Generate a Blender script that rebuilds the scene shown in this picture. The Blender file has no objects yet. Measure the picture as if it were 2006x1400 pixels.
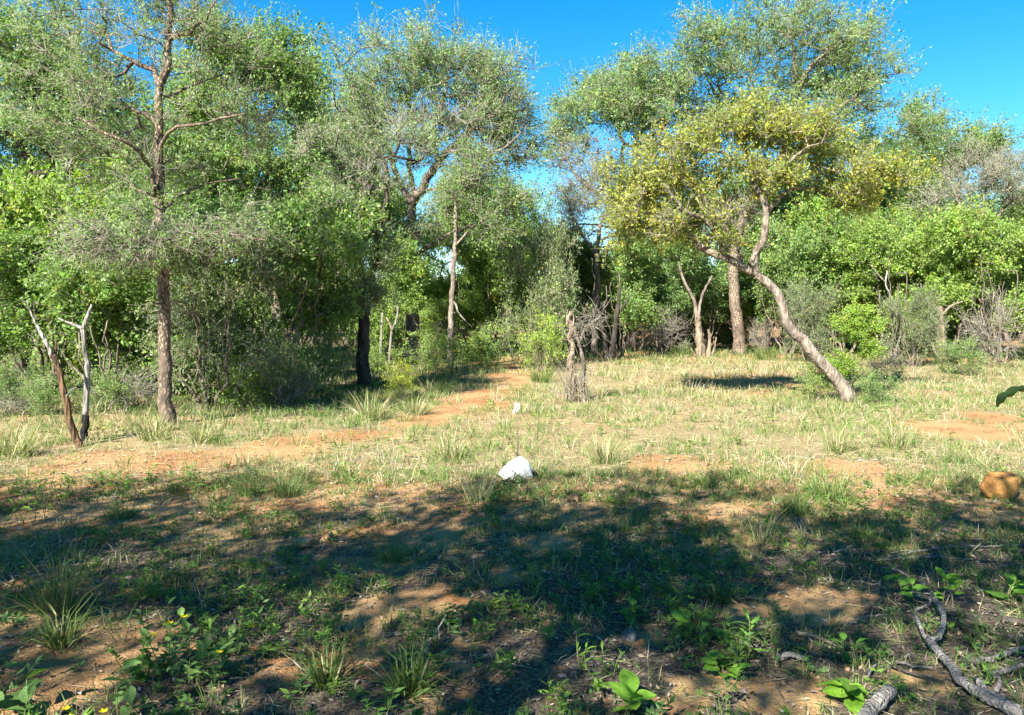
import bpy, math, random
import numpy as np
from mathutils import Vector, Matrix

# ------------------------------------------------------------------ camera, sky, sun, exposure
scn = bpy.context.scene
F, CX, HY, CH = 1544.0, 1003.0, 600.0, 1.6       # focal length in photo pixels, principal column, horizon row, eye height
cam_d = bpy.data.cameras.new("camera")
cam = bpy.data.objects.new("camera", cam_d)
scn.collection.objects.link(cam)
cam.location = (0, 0, CH)
cam.rotation_euler = (math.radians(90), 0, 0)
cam_d.sensor_width = 36.0
cam_d.lens = 36.0 * F / 2006.0
cam_d.shift_y = -(700.0 - HY) / 2006.0
cam_d.clip_start = 0.05
cam_d.clip_end = 3000.0
scn.camera = cam

SUN_EL = 39.0
SUN_TRAVEL = (0.52, 0.854)                        # horizontal direction in which shadows fall
world = bpy.data.worlds.new("World")
scn.world = world
world.use_nodes = True
wn = world.node_tree
wn.nodes.clear()
sky = wn.nodes.new("ShaderNodeTexSky")
sky.sky_type = 'NISHITA'
sky.sun_disc = False
sky.sun_elevation = math.radians(SUN_EL)
sky.sun_rotation = math.atan2(-SUN_TRAVEL[0], -SUN_TRAVEL[1])
sky.altitude = 900.0
sky.air_density = 1.0
sky.dust_density = 0.05
sky.ozone_density = 3.0
hsv = wn.nodes.new("ShaderNodeHueSaturation")
hsv.inputs["Hue"].default_value = 0.492
hsv.inputs["Saturation"].default_value = 1.42
hsv.inputs["Value"].default_value = 1.0
bg = wn.nodes.new("ShaderNodeBackground")
bg.inputs["Strength"].default_value = 0.057
wo = wn.nodes.new("ShaderNodeOutputWorld")
wn.links.new(sky.outputs[0], hsv.inputs["Color"])
wn.links.new(hsv.outputs[0], bg.inputs["Color"])
wn.links.new(bg.outputs[0], wo.inputs["Surface"])

sun_d = bpy.data.lights.new("sun", 'SUN')
sun_d.energy = 5.0
sun_d.angle = math.radians(0.53)
sun_d.color = (1.0, 0.94, 0.83)
sun = bpy.data.objects.new("sun", sun_d)
scn.collection.objects.link(sun)
_h = math.cos(math.radians(SUN_EL))
SUN_DIR = Vector((SUN_TRAVEL[0] * _h, SUN_TRAVEL[1] * _h, -math.sin(math.radians(SUN_EL))))
sun.rotation_euler = SUN_DIR.to_track_quat('-Z', 'Y').to_euler()
sun.location = (-20, -25, 40)

scn.view_settings.view_transform = 'Standard'
scn.view_settings.look = 'None'
scn.view_settings.exposure = 2.12
scn.view_settings.gamma = 1.0
scn.view_settings.use_curve_mapping = False
scn.render.engine = 'CYCLES'
scn.cycles.max_bounces = 6
scn.cycles.diffuse_bounces = 4
scn.cycles.glossy_bounces = 2
scn.cycles.transmission_bounces = 4
scn.cycles.use_denoising = True
COL = scn.collection

# ------------------------------------------------------------------ numeric helpers
def W(px, py, d):
    return np.array([(px - CX) * d / F, d, CH - (py - HY) * d / F])

def gdepth(py, h=0.0):
    return (CH - h) * F / (py - HY)

def G(px, py, h=0.0):
    d = gdepth(py, h)
    return ((px - CX) * d / F, d)

def _hash(ix, iy, seed):
    h = (ix.astype(np.int64) * 374761393 + iy.astype(np.int64) * 668265263 + seed * 1442695041) & 0x7fffffff
    h = ((h ^ (h >> 13)) * 1274126177) & 0x7fffffff
    return ((h ^ (h >> 16)) & 0xffff) / 65535.0

def vnoise(x, y, scale, seed=0):
    x = np.asarray(x, float) / scale
    y = np.asarray(y, float) / scale
    ix, iy = np.floor(x), np.floor(y)
    fx, fy = x - ix, y - iy
    fx = fx * fx * (3 - 2 * fx)
    fy = fy * fy * (3 - 2 * fy)
    a = _hash(ix, iy, seed); b = _hash(ix + 1, iy, seed)
    c = _hash(ix, iy + 1, seed); d = _hash(ix + 1, iy + 1, seed)
    return (a * (1 - fx) + b * fx) * (1 - fy) + (c * (1 - fx) + d * fx) * fy

def fbm(x, y, scale, seed=0, oct=3):
    t, a, s = 0.0, 1.0, 0.0
    for i in range(oct):
        t = t + a * vnoise(x, y, scale / 2 ** i, seed + 17 * i)
        s += a
        a *= 0.5
    return t / s

def gh(x, y):
    x = np.asarray(x, float); y = np.asarray(y, float)
    near = np.clip(1 - (np.hypot(x, y) - 25) / 30, 0, 1)
    return (fbm(x, y, 3.0, 5) - 0.5) * 0.10 * near + (vnoise(x, y, 0.35, 9) - 0.5) * 0.035 * near + (vnoise(x, y, 0.12, 29) - 0.5) * 0.012 * near

def gz(x, y):
    return float(gh(np.array([x]), np.array([y]))[0])

def nrm(v):
    return v / np.maximum(np.linalg.norm(v, axis=-1, keepdims=True), 1e-9)

# ------------------------------------------------------------------ mesh helpers
class Geo:
    def __init__(s):
        s.V, s.Q, s.T, s.C, s.n = [], [], [], [], 0
    def add(s, V, Q=None, T=None, C=None):
        V = np.asarray(V, np.float32)
        s.V.append(V)
        if Q is not None and len(Q): s.Q.append(np.asarray(Q, np.int32) + s.n)
        if T is not None and len(T): s.T.append(np.asarray(T, np.int32) + s.n)
        if C is None: C = np.ones((len(V), 3), np.float32)
        C = np.asarray(C, np.float32)
        if C.ndim == 1: C = np.tile(C, (len(V), 1))
        s.C.append(C)
        s.n += len(V)
    def mesh(s, name, mat, smooth=False, origin=None):
        me = bpy.data.meshes.new(name)
        V = np.concatenate(s.V) if s.V else np.zeros((0, 3), np.float32)
        if origin is not None: V = V - np.asarray(origin, np.float32)
        C = np.concatenate(s.C) if s.C else np.zeros((0, 3), np.float32)
        Q = np.concatenate(s.Q) if s.Q else np.zeros((0, 4), np.int32)
        T = np.concatenate(s.T) if s.T else np.zeros((0, 3), np.int32)
        nl = Q.size + T.size
        me.vertices.add(len(V)); me.loops.add(nl); me.polygons.add(len(Q) + len(T))
        me.vertices.foreach_set("co", V.astype(np.float32).ravel())
        me.loops.foreach_set("vertex_index", np.concatenate([Q.ravel(), T.ravel()]).astype(np.int32))
        st = np.concatenate([np.arange(len(Q)) * 4, Q.size + np.arange(len(T)) * 3]).astype(np.int32)
        me.polygons.foreach_set("loop_start", st)
        if smooth: me.polygons.foreach_set("use_smooth", np.ones(len(st), bool))
        a = me.color_attributes.new("Col", 'FLOAT_COLOR', 'POINT')
        a.data.foreach_set("color", np.concatenate([C, np.ones((len(C), 1), np.float32)], 1).ravel())
        me.update(calc_edges=True)
        if mat: me.materials.append(mat)
        return me

def link(name, data, parent=None, loc=None):
    o = bpy.data.objects.new(name, data)
    COL.objects.link(o)
    if parent is not None: o.parent = parent
    if loc is not None: o.location = loc
    return o

def tag(o, label=None, cat=None, group=None, kind=None):
    if label: o["label"] = label
    if cat: o["category"] = cat
    if group: o["group"] = group
    if kind: o["kind"] = kind
    return o

def thing(name, loc, label, cat, group=None, rz=0.0):
    o = link(name, None, None, loc)
    o.empty_display_size = 0.1
    o.rotation_euler = (0, 0, rz)
    return tag(o, label, cat, group)

def smooth_path(pts, step):
    """Catmull-Rom resample; pts (n,k)"""
    P = np.asarray(pts, float)
    if len(P) < 2: return P
    E = np.vstack([2 * P[0] - P[1], P, 2 * P[-1] - P[-2]])
    out = []
    for i in range(1, len(E) - 2):
        p0, p1, p2, p3 = E[i - 1], E[i], E[i + 1], E[i + 2]
        n = max(1, int(math.ceil(np.linalg.norm((p2 - p1)[:3]) / step)))
        for k in range(n):
            t = k / n
            out.append(0.5 * (2 * p1 + (p2 - p0) * t + (2 * p0 - 5 * p1 + 4 * p2 - p3) * t * t + (3 * p1 - p0 - 3 * p2 + p3) * t ** 3))
    out.append(P[-1])
    return np.array(out)

def tube(geo, P, R, k=6, rng=None, rough=0.0, cap=True, col=(1, 1, 1)):
    P = np.asarray(P, float); R = np.asarray(R, float)
    n = len(P)
    if n < 2: return
    T = np.gradient(P, axis=0); T = nrm(T)
    u = np.array([1.0, 0, 0]) if abs(T[0][0]) < 0.8 else np.array([0, 1.0, 0])
    u = u - T[0] * np.dot(u, T[0]); u /= np.linalg.norm(u)
    U = np.zeros((n, 3))
    for i in range(n):
        u = u - T[i] * np.dot(u, T[i]); u /= max(np.linalg.norm(u), 1e-9)
        U[i] = u
    B = np.cross(T, U)
    a = np.arange(k) / k * 2 * math.pi
    rr = np.tile(R[:, None], (1, k))
    if rough and rng is not None:
        base = rng.uniform(-1, 1, (1, k)) * 0.6 + rng.uniform(-1, 1, (n, k)) * 0.6
        rr = rr * (1 + rough * base)
    V = P[:, None, :] + rr[..., None] * (np.cos(a)[None, :, None] * U[:, None, :] + np.sin(a)[None, :, None] * B[:, None, :])
    V = V.reshape(-1, 3)
    i = np.arange(n - 1)[:, None] * k; j = np.arange(k)[None, :]; j2 = (j + 1) % k
    Q = np.stack([i + j, i + j2, i + k + j2, i + k + j], -1).reshape(-1, 4)
    Tt = None
    if cap:
        V = np.vstack([V, P[-1:] + T[-1:] * R[-1] * 0.3, P[:1]])
        c, c0 = n * k, n * k + 1
        e = (n - 1) * k
        Tt = np.array([[e + q, e + (q + 1) % k, c] for q in range(k)] + [[(q + 1) % k, q, c0] for q in range(k)])
    geo.add(V, Q, Tt, np.asarray(col))

def twig_tubes(geo, A, M, B, r, col=(1, 1, 1)):
    """many thin 3-sided two-piece twigs A->M->B"""
    n = len(A)
    if n == 0: return
    d = nrm(B - A)
    ref = np.tile(np.array([[0.3, 0.2, 0.93]]), (n, 1))
    u = nrm(np.cross(d, ref)); v = np.cross(d, u)
    a = np.arange(3) / 3 * 2 * math.pi
    ring = np.cos(a)[None, :, None] * u[:, None, :] + np.sin(a)[None, :, None] * v[:, None, :]
    r = np.broadcast_to(np.asarray(r, float), (n,))[:, None, None]
    V = np.concatenate([A[:, None, :] + ring * r, M[:, None, :] + ring * r * 0.7, B[:, None, :]], 1)   # 7 verts
    b = (np.arange(n) * 7)[:, None]
    q = np.array([[0, 1, 4, 3], [1, 2, 5, 4], [2, 0, 3, 5]])
    t = np.array([[3, 4, 6], [4, 5, 6], [5, 3, 6]])
    geo.add(V.reshape(-1, 3), (b[:, :, None] + q[None]).reshape(-1, 4), (b[:, :, None] + t[None]).reshape(-1, 3), np.asarray(col))

def leaf_quads(geo, P, D, N, L, Wd, C):
    """kite shaped leaves: base P, direction D, normal N, length L, width Wd, colours C (n,3)"""
    n = len(P)
    if n == 0: return
    S = nrm(np.cross(D, N))
    L = np.broadcast_to(L, (n,))[:, None]; Wd = np.broadcast_to(Wd, (n,))[:, None]
    V = np.stack([P, P + D * L * 0.45 + S * Wd * 0.5, P + D * L, P + D * L * 0.45 - S * Wd * 0.5], 1).reshape(-1, 3)
    geo.add(V, np.arange(n * 4).reshape(-1, 4), None, np.repeat(C, 4, 0))

# ------------------------------------------------------------------ materials
def new_mat(name):
    m = bpy.data.materials.new(name)
    m.use_nodes = True
    nt = m.node_tree
    nt.nodes.clear()
    return m, nt

def node(nt, typ, **kw):
    n = nt.nodes.new(typ)
    for k, v in kw.items():
        if k in n.inputs: n.inputs[k].default_value = v
        else: setattr(n, k, v)
    return n

def mixc(nt, fac, a, b, mode='MIX'):
    n = nt.nodes.new("ShaderNodeMix"); n.data_type = 'RGBA'; n.blend_type = mode
    for s, v in ((0, fac), (6, a), (7, b)):
        if isinstance(v, (int, float)): n.inputs[s].default_value = v
        elif isinstance(v, (tuple, list)): n.inputs[s].default_value = tuple(v) + (1,) if len(v) == 3 else v
        else: nt.links.new(v, n.inputs[s])
    return n.outputs[2]

def ramp(nt, fac, stops):
    n = nt.nodes.new("ShaderNodeValToRGB")
    e = n.color_ramp.elements
    while len(e) > 1: e.remove(e[-1])
    for i, (p, c) in enumerate(stops):
        q = e[0] if i == 0 else e.new(p)
        q.position = p; q.color = tuple(c) + (1,)
    nt.links.new(fac, n.inputs[0])
    return n.outputs[0]

def leaf_mat(name, trans=0.45, rough=0.5, spec=0.35, mottle=False):
    m, nt = new_mat(name)
    at = node(nt, "ShaderNodeAttribute", attribute_name="Col")
    oi = node(nt, "ShaderNodeObjectInfo")
    c = mixc(nt, 1.0, at.outputs["Color"], oi.outputs["Color"], 'MULTIPLY')
    if mottle:
        tcn = node(nt, "ShaderNodeTexCoord")
        nz_ = node(nt, "ShaderNodeTexNoise", Scale=5.0, Detail=5.0); nt.links.new(tcn.outputs["Object"], nz_.inputs["Vector"])
        c = mixc(nt, 1.0, c, ramp(nt, nz_.outputs[0], [(0.3, (0.62, 0.66, 0.6)), (0.55, (1, 1, 1)), (0.72, (1.25, 1.1, 0.9))]), 'MULTIPLY')
        wv = node(nt, "ShaderNodeTexWave", Scale=3.2, Distortion=1.5); wv.bands_direction = 'DIAGONAL'; nt.links.new(tcn.outputs["Object"], wv.inputs["Vector"])
        c = mixc(nt, 0.35, c, mixc(nt, 1.0, c, ramp(nt, wv.outputs[0], [(0.2, (0.7, 0.72, 0.7)), (0.8, (1.12, 1.1, 1.05))]), 'MULTIPLY'))
    tc = mixc(nt, 1.0, c, (1.2, 1.3, 0.55), 'MULTIPLY')
    p = node(nt, "ShaderNodeBsdfPrincipled")
    nt.links.new(c, p.inputs["Base Color"])
    p.inputs["Roughness"].default_value = rough
    p.inputs["Specular IOR Level"].default_value = spec
    t = node(nt, "ShaderNodeBsdfTranslucent")
    nt.links.new(tc, t.inputs["Color"])
    mx = node(nt, "ShaderNodeMixShader"); mx.inputs[0].default_value = trans
    nt.links.new(p.outputs[0], mx.inputs[1]); nt.links.new(t.outputs[0], mx.inputs[2])
    o = node(nt, "ShaderNodeOutputMaterial")
    nt.links.new(mx.outputs[0], o.inputs[0])
    return m

def bark_mat(name, dark, light, scale=9.0, stretch=0.25, bump=0.6, fleck=None, thr=(0.35, 0.65)):
    m, nt = new_mat(name)
    tc = node(nt, "ShaderNodeTexCoord")
    mp = node(nt, "ShaderNodeMapping"); mp.inputs["Scale"].default_value = (1, 1, stretch)
    nt.links.new(tc.outputs["Object"], mp.inputs[0])
    n1 = node(nt, "ShaderNodeTexNoise", Scale=scale, Detail=6.0, Roughness=0.65)
    nt.links.new(mp.outputs[0], n1.inputs["Vector"])
    vo = node(nt, "ShaderNodeTexVoronoi", Scale=scale * 2.2)
    nt.links.new(mp.outputs[0], vo.inputs["Vector"])
    n2 = node(nt, "ShaderNodeTexNoise", Scale=1.7, Detail=2.0)
    nt.links.new(tc.outputs["Object"], n2.inputs["Vector"])
    c = ramp(nt, n1.outputs[0], [(thr[0], dark), (thr[1], light)])
    if fleck:
        f = ramp(nt, vo.outputs["Distance"], [(0.25, (1, 1, 1)), (0.45, (0, 0, 0))])
        f2 = ramp(nt, n2.outputs[0], [(0.40, (0, 0, 0)), (0.55, (1, 1, 1))])
        ff = mixc(nt, 1.0, f, f2, 'MULTIPLY')
        c = mixc(nt, ff, c, fleck)
    at = node(nt, "ShaderNodeAttribute", attribute_name="Col")
    c = mixc(nt, 1.0, c, at.outputs["Color"], 'MULTIPLY')
    p = node(nt, "ShaderNodeBsdfPrincipled", Roughness=0.9)
    p.inputs["Specular IOR Level"].default_value = 0.15
    nt.links.new(c, p.inputs["Base Color"])
    h = node(nt, "ShaderNodeMath", operation='ADD')
    nt.links.new(n1.outputs[0], h.inputs[0]); nt.links.new(vo.outputs["Distance"], h.inputs[1])
    b = node(nt, "ShaderNodeBump", Strength=bump, Distance=0.02)
    nt.links.new(h.outputs[0], b.inputs["Height"]); nt.links.new(b.outputs[0], p.inputs["Normal"])
    o = node(nt, "ShaderNodeOutputMaterial"); nt.links.new(p.outputs[0], o.inputs[0])
    return m

def rock_mat(name, a, b, scale=8.0, bump=0.5, rough=0.85, dirt=None, crack=0.5):
    m, nt = new_mat(name)
    tc = node(nt, "ShaderNodeTexCoord")
    n1 = node(nt, "ShaderNodeTexNoise", Scale=scale, Detail=7.0, Roughness=0.65)
    nt.links.new(tc.outputs["Object"], n1.inputs["Vector"])
    c = ramp(nt, n1.outputs[0], [(0.35, a), (0.65, b)])
    if dirt:
        n2 = node(nt, "ShaderNodeTexNoise", Scale=scale * 2.3, Detail=5.0)
        nt.links.new(tc.outputs["Object"], n2.inputs["Vector"])
        c = mixc(nt, ramp(nt, n2.outputs[0], [(0.62, (0, 0, 0)), (0.70, (1, 1, 1))]), c, dirt)
    p = node(nt, "ShaderNodeBsdfPrincipled", Roughness=rough)
    p.inputs["Specular IOR Level"].default_value = 0.2
    nt.links.new(c, p.inputs["Base Color"])
    b_ = node(nt, "ShaderNodeBump", Strength=bump, Distance=0.03)
    vo = node(nt, "ShaderNodeTexVoronoi", Scale=scale * 2.0); vo.feature = 'DISTANCE_TO_EDGE'
    nt.links.new(tc.outputs["Object"], vo.inputs["Vector"])
    cr = ramp(nt, vo.outputs["Distance"], [(0.0, (0.35, 0.33, 0.3)), (0.06, (1, 1, 1))])
    c = mixc(nt, crack, c, mixc(nt, 1.0, c, cr, 'MULTIPLY'))
    nt.links.new(c, p.inputs["Base Color"])
    nt.links.new(n1.outputs[0], b_.inputs["Height"]); nt.links.new(b_.outputs[0], p.inputs["Normal"])
    o = node(nt, "ShaderNodeOutputMaterial"); nt.links.new(p.outputs[0], o.inputs[0])
    return m

def ground_mat():
    m, nt = new_mat("savanna_soil")
    tc = node(nt, "ShaderNodeTexCoord")
    at = node(nt, "ShaderNodeAttribute", attribute_name="Col")
    sep = node(nt, "ShaderNodeSeparateColor"); nt.links.new(at.outputs["Color"], sep.inputs[0])
    def nz(scale, detail=6.0, rough=0.6):
        n = node(nt, "ShaderNodeTexNoise", Scale=scale, Detail=detail, Roughness=rough)
        nt.links.new(tc.outputs["Object"], n.inputs["Vector"]); return n.outputs[0]
    fine, mid, big = nz(60, 4), nz(9, 6), nz(1.3, 4)
    soil = ramp(nt, mid, [(0.3, (0.162, 0.067, 0.026)), (0.5, (0.232, 0.111, 0.046)), (0.72, (0.286, 0.157, 0.073))])
    soil = mixc(nt, ramp(nt, fine, [(0.45, (0, 0, 0)), (0.7, (0.439, 0.439, 0.439))]), soil, (0.325, 0.217, 0.119))
    soil = mixc(nt, ramp(nt, big, [(0.38, (0, 0, 0)), (0.56, (0.7, 0.7, 0.7))]), soil, (0.31, 0.215, 0.108))
    lit = ramp(nt, fine, [(0.35, (0.027, 0.023, 0.020)), (0.55, (0.092, 0.073, 0.057)), (0.7, (0.195, 0.151, 0.108))])
    straw = ramp(nt, fine, [(0.3, (0.108, 0.081, 0.038)), (0.55, (0.248, 0.201, 0.108)), (0.7, (0.336, 0.292, 0.184))])
    def thr(v, n, lo, hi):
        a = node(nt, "ShaderNodeMath", operation='ADD'); nt.links.new(v, a.inputs[0]); nt.links.new(n, a.inputs[1])
        mr = node(nt, "ShaderNodeMapRange"); mr.inputs[1].default_value = lo; mr.inputs[2].default_value = hi
        nt.links.new(a.outputs[0], mr.inputs[0]); return mr.outputs[0]
    c = mixc(nt, thr(sep.outputs[2], mid, 0.88, 1.04), soil, straw)
    c = mixc(nt, thr(sep.outputs[1], mid, 0.90, 1.04), c, lit)
    p = node(nt, "ShaderNodeBsdfPrincipled", Roughness=0.95)
    p.inputs["Specular IOR Level"].default_value = 0.1
    nt.links.new(c, p.inputs["Base Color"])
    h = node(nt, "ShaderNodeMath", operation='ADD'); nt.links.new(fine, h.inputs[0]); nt.links.new(mid, h.inputs[1])
    b = node(nt, "ShaderNodeBump", Strength=0.7, Distance=0.025)
    nt.links.new(h.outputs[0], b.inputs["Height"]); nt.links.new(b.outputs[0], p.inputs["Normal"])
    o = node(nt, "ShaderNodeOutputMaterial"); nt.links.new(p.outputs[0], o.inputs[0])
    return m

M_LEAF = leaf_mat("tree_leaf")
M_BROAD = leaf_mat("broad_leaf", trans=0.38, rough=0.55, spec=0.22, mottle=True)
M_GRASS = leaf_mat("grass_blade", trans=0.28, rough=0.6, spec=0.25)
M_LITTER = leaf_mat("dry_litter", trans=0.08, rough=0.85, spec=0.15)
M_BARK = bark_mat("grey_brown_bark", (0.050, 0.037, 0.029), (0.214, 0.178, 0.143))
M_BARK_FLECK = bark_mat("flaky_brown_bark", (0.045, 0.035, 0.027), (0.155, 0.118, 0.088), scale=14, stretch=0.5, fleck=(0.34, 0.265, 0.19))
M_BARK_DARK = bark_mat("charred_bark", (0.013, 0.012, 0.010), (0.071, 0.060, 0.050), scale=11)
M_BARK_PALE = bark_mat("pale_bark", (0.071, 0.057, 0.046), (0.260, 0.218, 0.176), scale=11, stretch=0.35, bump=1.0)
M_TWIG = bark_mat("pale_twig", (0.125, 0.115, 0.09), (0.27, 0.25, 0.205), scale=4, bump=0.0)
M_DEAD_BROWN = bark_mat("weathered_brown_wood", (0.035, 0.024, 0.016), (0.19, 0.115, 0.06), scale=13, stretch=0.1, bump=1.6)
M_DEAD_PALE = bark_mat("bleached_wood", (0.09, 0.08, 0.07), (0.34, 0.315, 0.28), scale=13, stretch=0.1, bump=1.6)
M_DEAD_TAN = bark_mat("splintered_tan_wood", (0.063, 0.049, 0.038), (0.277, 0.214, 0.151), scale=12, stretch=0.12, bump=1.2)
M_CHAR = bark_mat("charcoal", (0.006, 0.006, 0.007), (0.025, 0.024, 0.023), scale=18, stretch=0.5)
M_STICK = bark_mat("grey_fallen_wood", (0.10, 0.092, 0.086), (0.25, 0.235, 0.22), scale=30, stretch=1.0, bump=0.8, thr=(0.25, 0.78))
M_STICK_DK = bark_mat("dark_fallen_wood", (0.035, 0.03, 0.026), (0.10, 0.085, 0.072), scale=30, stretch=1.0, bump=0.8, thr=(0.25, 0.78))
M_GROUND = ground_mat()

# ------------------------------------------------------------------ ground and path
path_px = [(-260, 985), (-60, 950), (150, 915), (300, 902), (480, 888), (600, 870), (760, 836), (880, 803), (960, 772), (1010, 745), (990, 722), (930, 706), (840, 697)]
PATH = smooth_path(np.array([G(*p) for p in path_px]), 0.2)
PATHW = np.interp(np.linspace(0, 1, len(PATH)), [0, 0.12, 0.3, 0.45, 0.6, 1], [0.22, 0.28, 0.34, 0.5, 0.42, 0.35])

def path_d(x, y):
    """distance to path edge (negative inside)"""
    x = np.asarray(x, float).ravel(); y = np.asarray(y, float).ravel()
    out = np.full(len(x), 99.0)
    near = np.where((x > -12) & (x < 4) & (y > 4) & (y < 30))[0]
    for s in range(0, len(near), 20000):
        ii = near[s:s + 20000]
        d = np.hypot(x[ii, None] - PATH[None, :, 0], y[ii, None] - PATH[None, :, 1]) - PATHW[None, :]
        out[ii] = d.min(1)
    return out + (fbm(x, y, 0.7, 77) - 0.5) * 1.1

BARE = [(1650, 918, .55, .3), (1320, 915, .5, .3), (1880, 842, .8, .4), (1990, 830, .6, .4), (850, 1030, .25, .35), (1590, 1185, .26, .2), (1660, 1165, .2, .15),
        (1000, 1133, .12, .09), (1530, 1365, .22, .14), (1380, 1335, .12, .08), (1250, 1240, .1, .12), (840, 1180, .2, .15), (300, 1000, .5, .3),
        (150, 1310, .35, .3), (290, 1270, .2, .15), (80, 1010, .6, .3), (1150, 1008, .25, .2), (1810, 1325, .16, .1), (560, 985, .5, .25), (1075, 1062, .2, .15),
        (1440, 1010, .3, .2), (720, 1195, .14, .12), (1340, 1380, .12, .07), (1480, 1195, .2, .12), (690, 1280, .1, .08), (1540, 755, .8, .5)]
def bare_mask(x, y):
    x = np.asarray(x, float); y = np.asarray(y, float)
    b = np.zeros_like(x)
    for px, py, rx, ry in BARE:
        gx, gy = G(px, py)
        ry *= 1.0 + gy * 0.12
        q = ((x - gx) / rx) ** 2 + ((y - gy) / ry) ** 2
        b = np.maximum(b, np.clip(1.2 - q + (fbm(x, y, 0.22, 83) - 0.5) * 1.6, 0, 1))
    return b * 0.9

def cover(x, y):
    """bare, dark litter, straw amounts in 0..1"""
    pd = path_d(x, y).reshape(np.shape(x))
    onpath = np.clip(0.6 - pd / 0.55, 0, 0.93)
    bare = np.maximum(onpath * (0.55 + 0.6 * fbm(x, y, 0.45, 91)), bare_mask(x, y))
    bare = np.clip(bare, 0, 1)
    litter = np.clip(1.25 - np.abs(y - 3.5) / 4.2, 0, 1) * (0.12 + 0.85 * fbm(x, y, 0.7, 41)) + 0.22 * np.clip((x - 0.3) / 1.5, 0, 1) * (y < 5.2)
    litter = np.maximum(litter, np.clip((y - 22) / 6, 0, 0.36))
    litter = np.maximum(litter, np.clip((-x - 1.5) / 2, 0, 0.55) * (y > 11.5))
    straw = np.clip((y - 6.0) / 1.5, 0, 1) * (0.30 + 0.50 * fbm(x, y, 1.8, 51)) * np.clip((26 - y) / 4, 0.3, 1)
    k = 1 - bare * 0.95
    return bare, np.clip(litter * k, 0, 1), np.clip(straw * k, 0, 1)

def axis(spans):
    out = []
    for a, b, s in spans:
        out.extend(np.arange(a, b - s * 0.5, s))
    out.append(spans[-1][1])
    return np.array(out)
gx = axis([(-900, -120, 60), (-120, -30, 6), (-30, -9, .7), (-9, 9, .13), (9, 30, .7), (30, 120, 6), (120, 900, 60)])
gy = axis([(-300, -40, 30), (-40, -4, 2), (-4, 2, .3), (2, 12, .12), (12, 30, .2), (30, 60, 1.5), (60, 150, 8), (150, 1500, 90)])
XX, YY = np.meshgrid(gx, gy)
ZZ = gh(XX, YY)
b_, l_, s_ = cover(XX, YY)
Vg = np.stack([XX, YY, ZZ], -1).reshape(-1, 3)
Cg = np.stack([b_, l_, s_], -1).reshape(-1, 3)
nx, ny = len(gx), len(gy)
ii, jj = np.meshgrid(np.arange(nx - 1), np.arange(ny - 1))
Qg = np.stack([jj * nx + ii, jj * nx + ii + 1, (jj + 1) * nx + ii + 1, (jj + 1) * nx + ii], -1).reshape(-1, 4)
ctr = Vg[Qg].mean(1)
inpath = path_d(ctr[:, 0], ctr[:, 1]) < 0.05
def submesh(sel, name):
    q = Qg[sel]
    used, inv = np.unique(q, return_inverse=True)
    g = Geo(); g.add(Vg[used], inv.reshape(-1, 4), None, Cg[used])
    return g.mesh(name, M_GROUND, smooth=True)
tag(link("ground", submesh(~inpath, "ground")), "orange savanna soil with dry litter and thin grass", None, None, "structure")
tag(link("path", submesh(inpath, "path")), "bare orange footpath winding to the trees", None, None, "structure")

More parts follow.
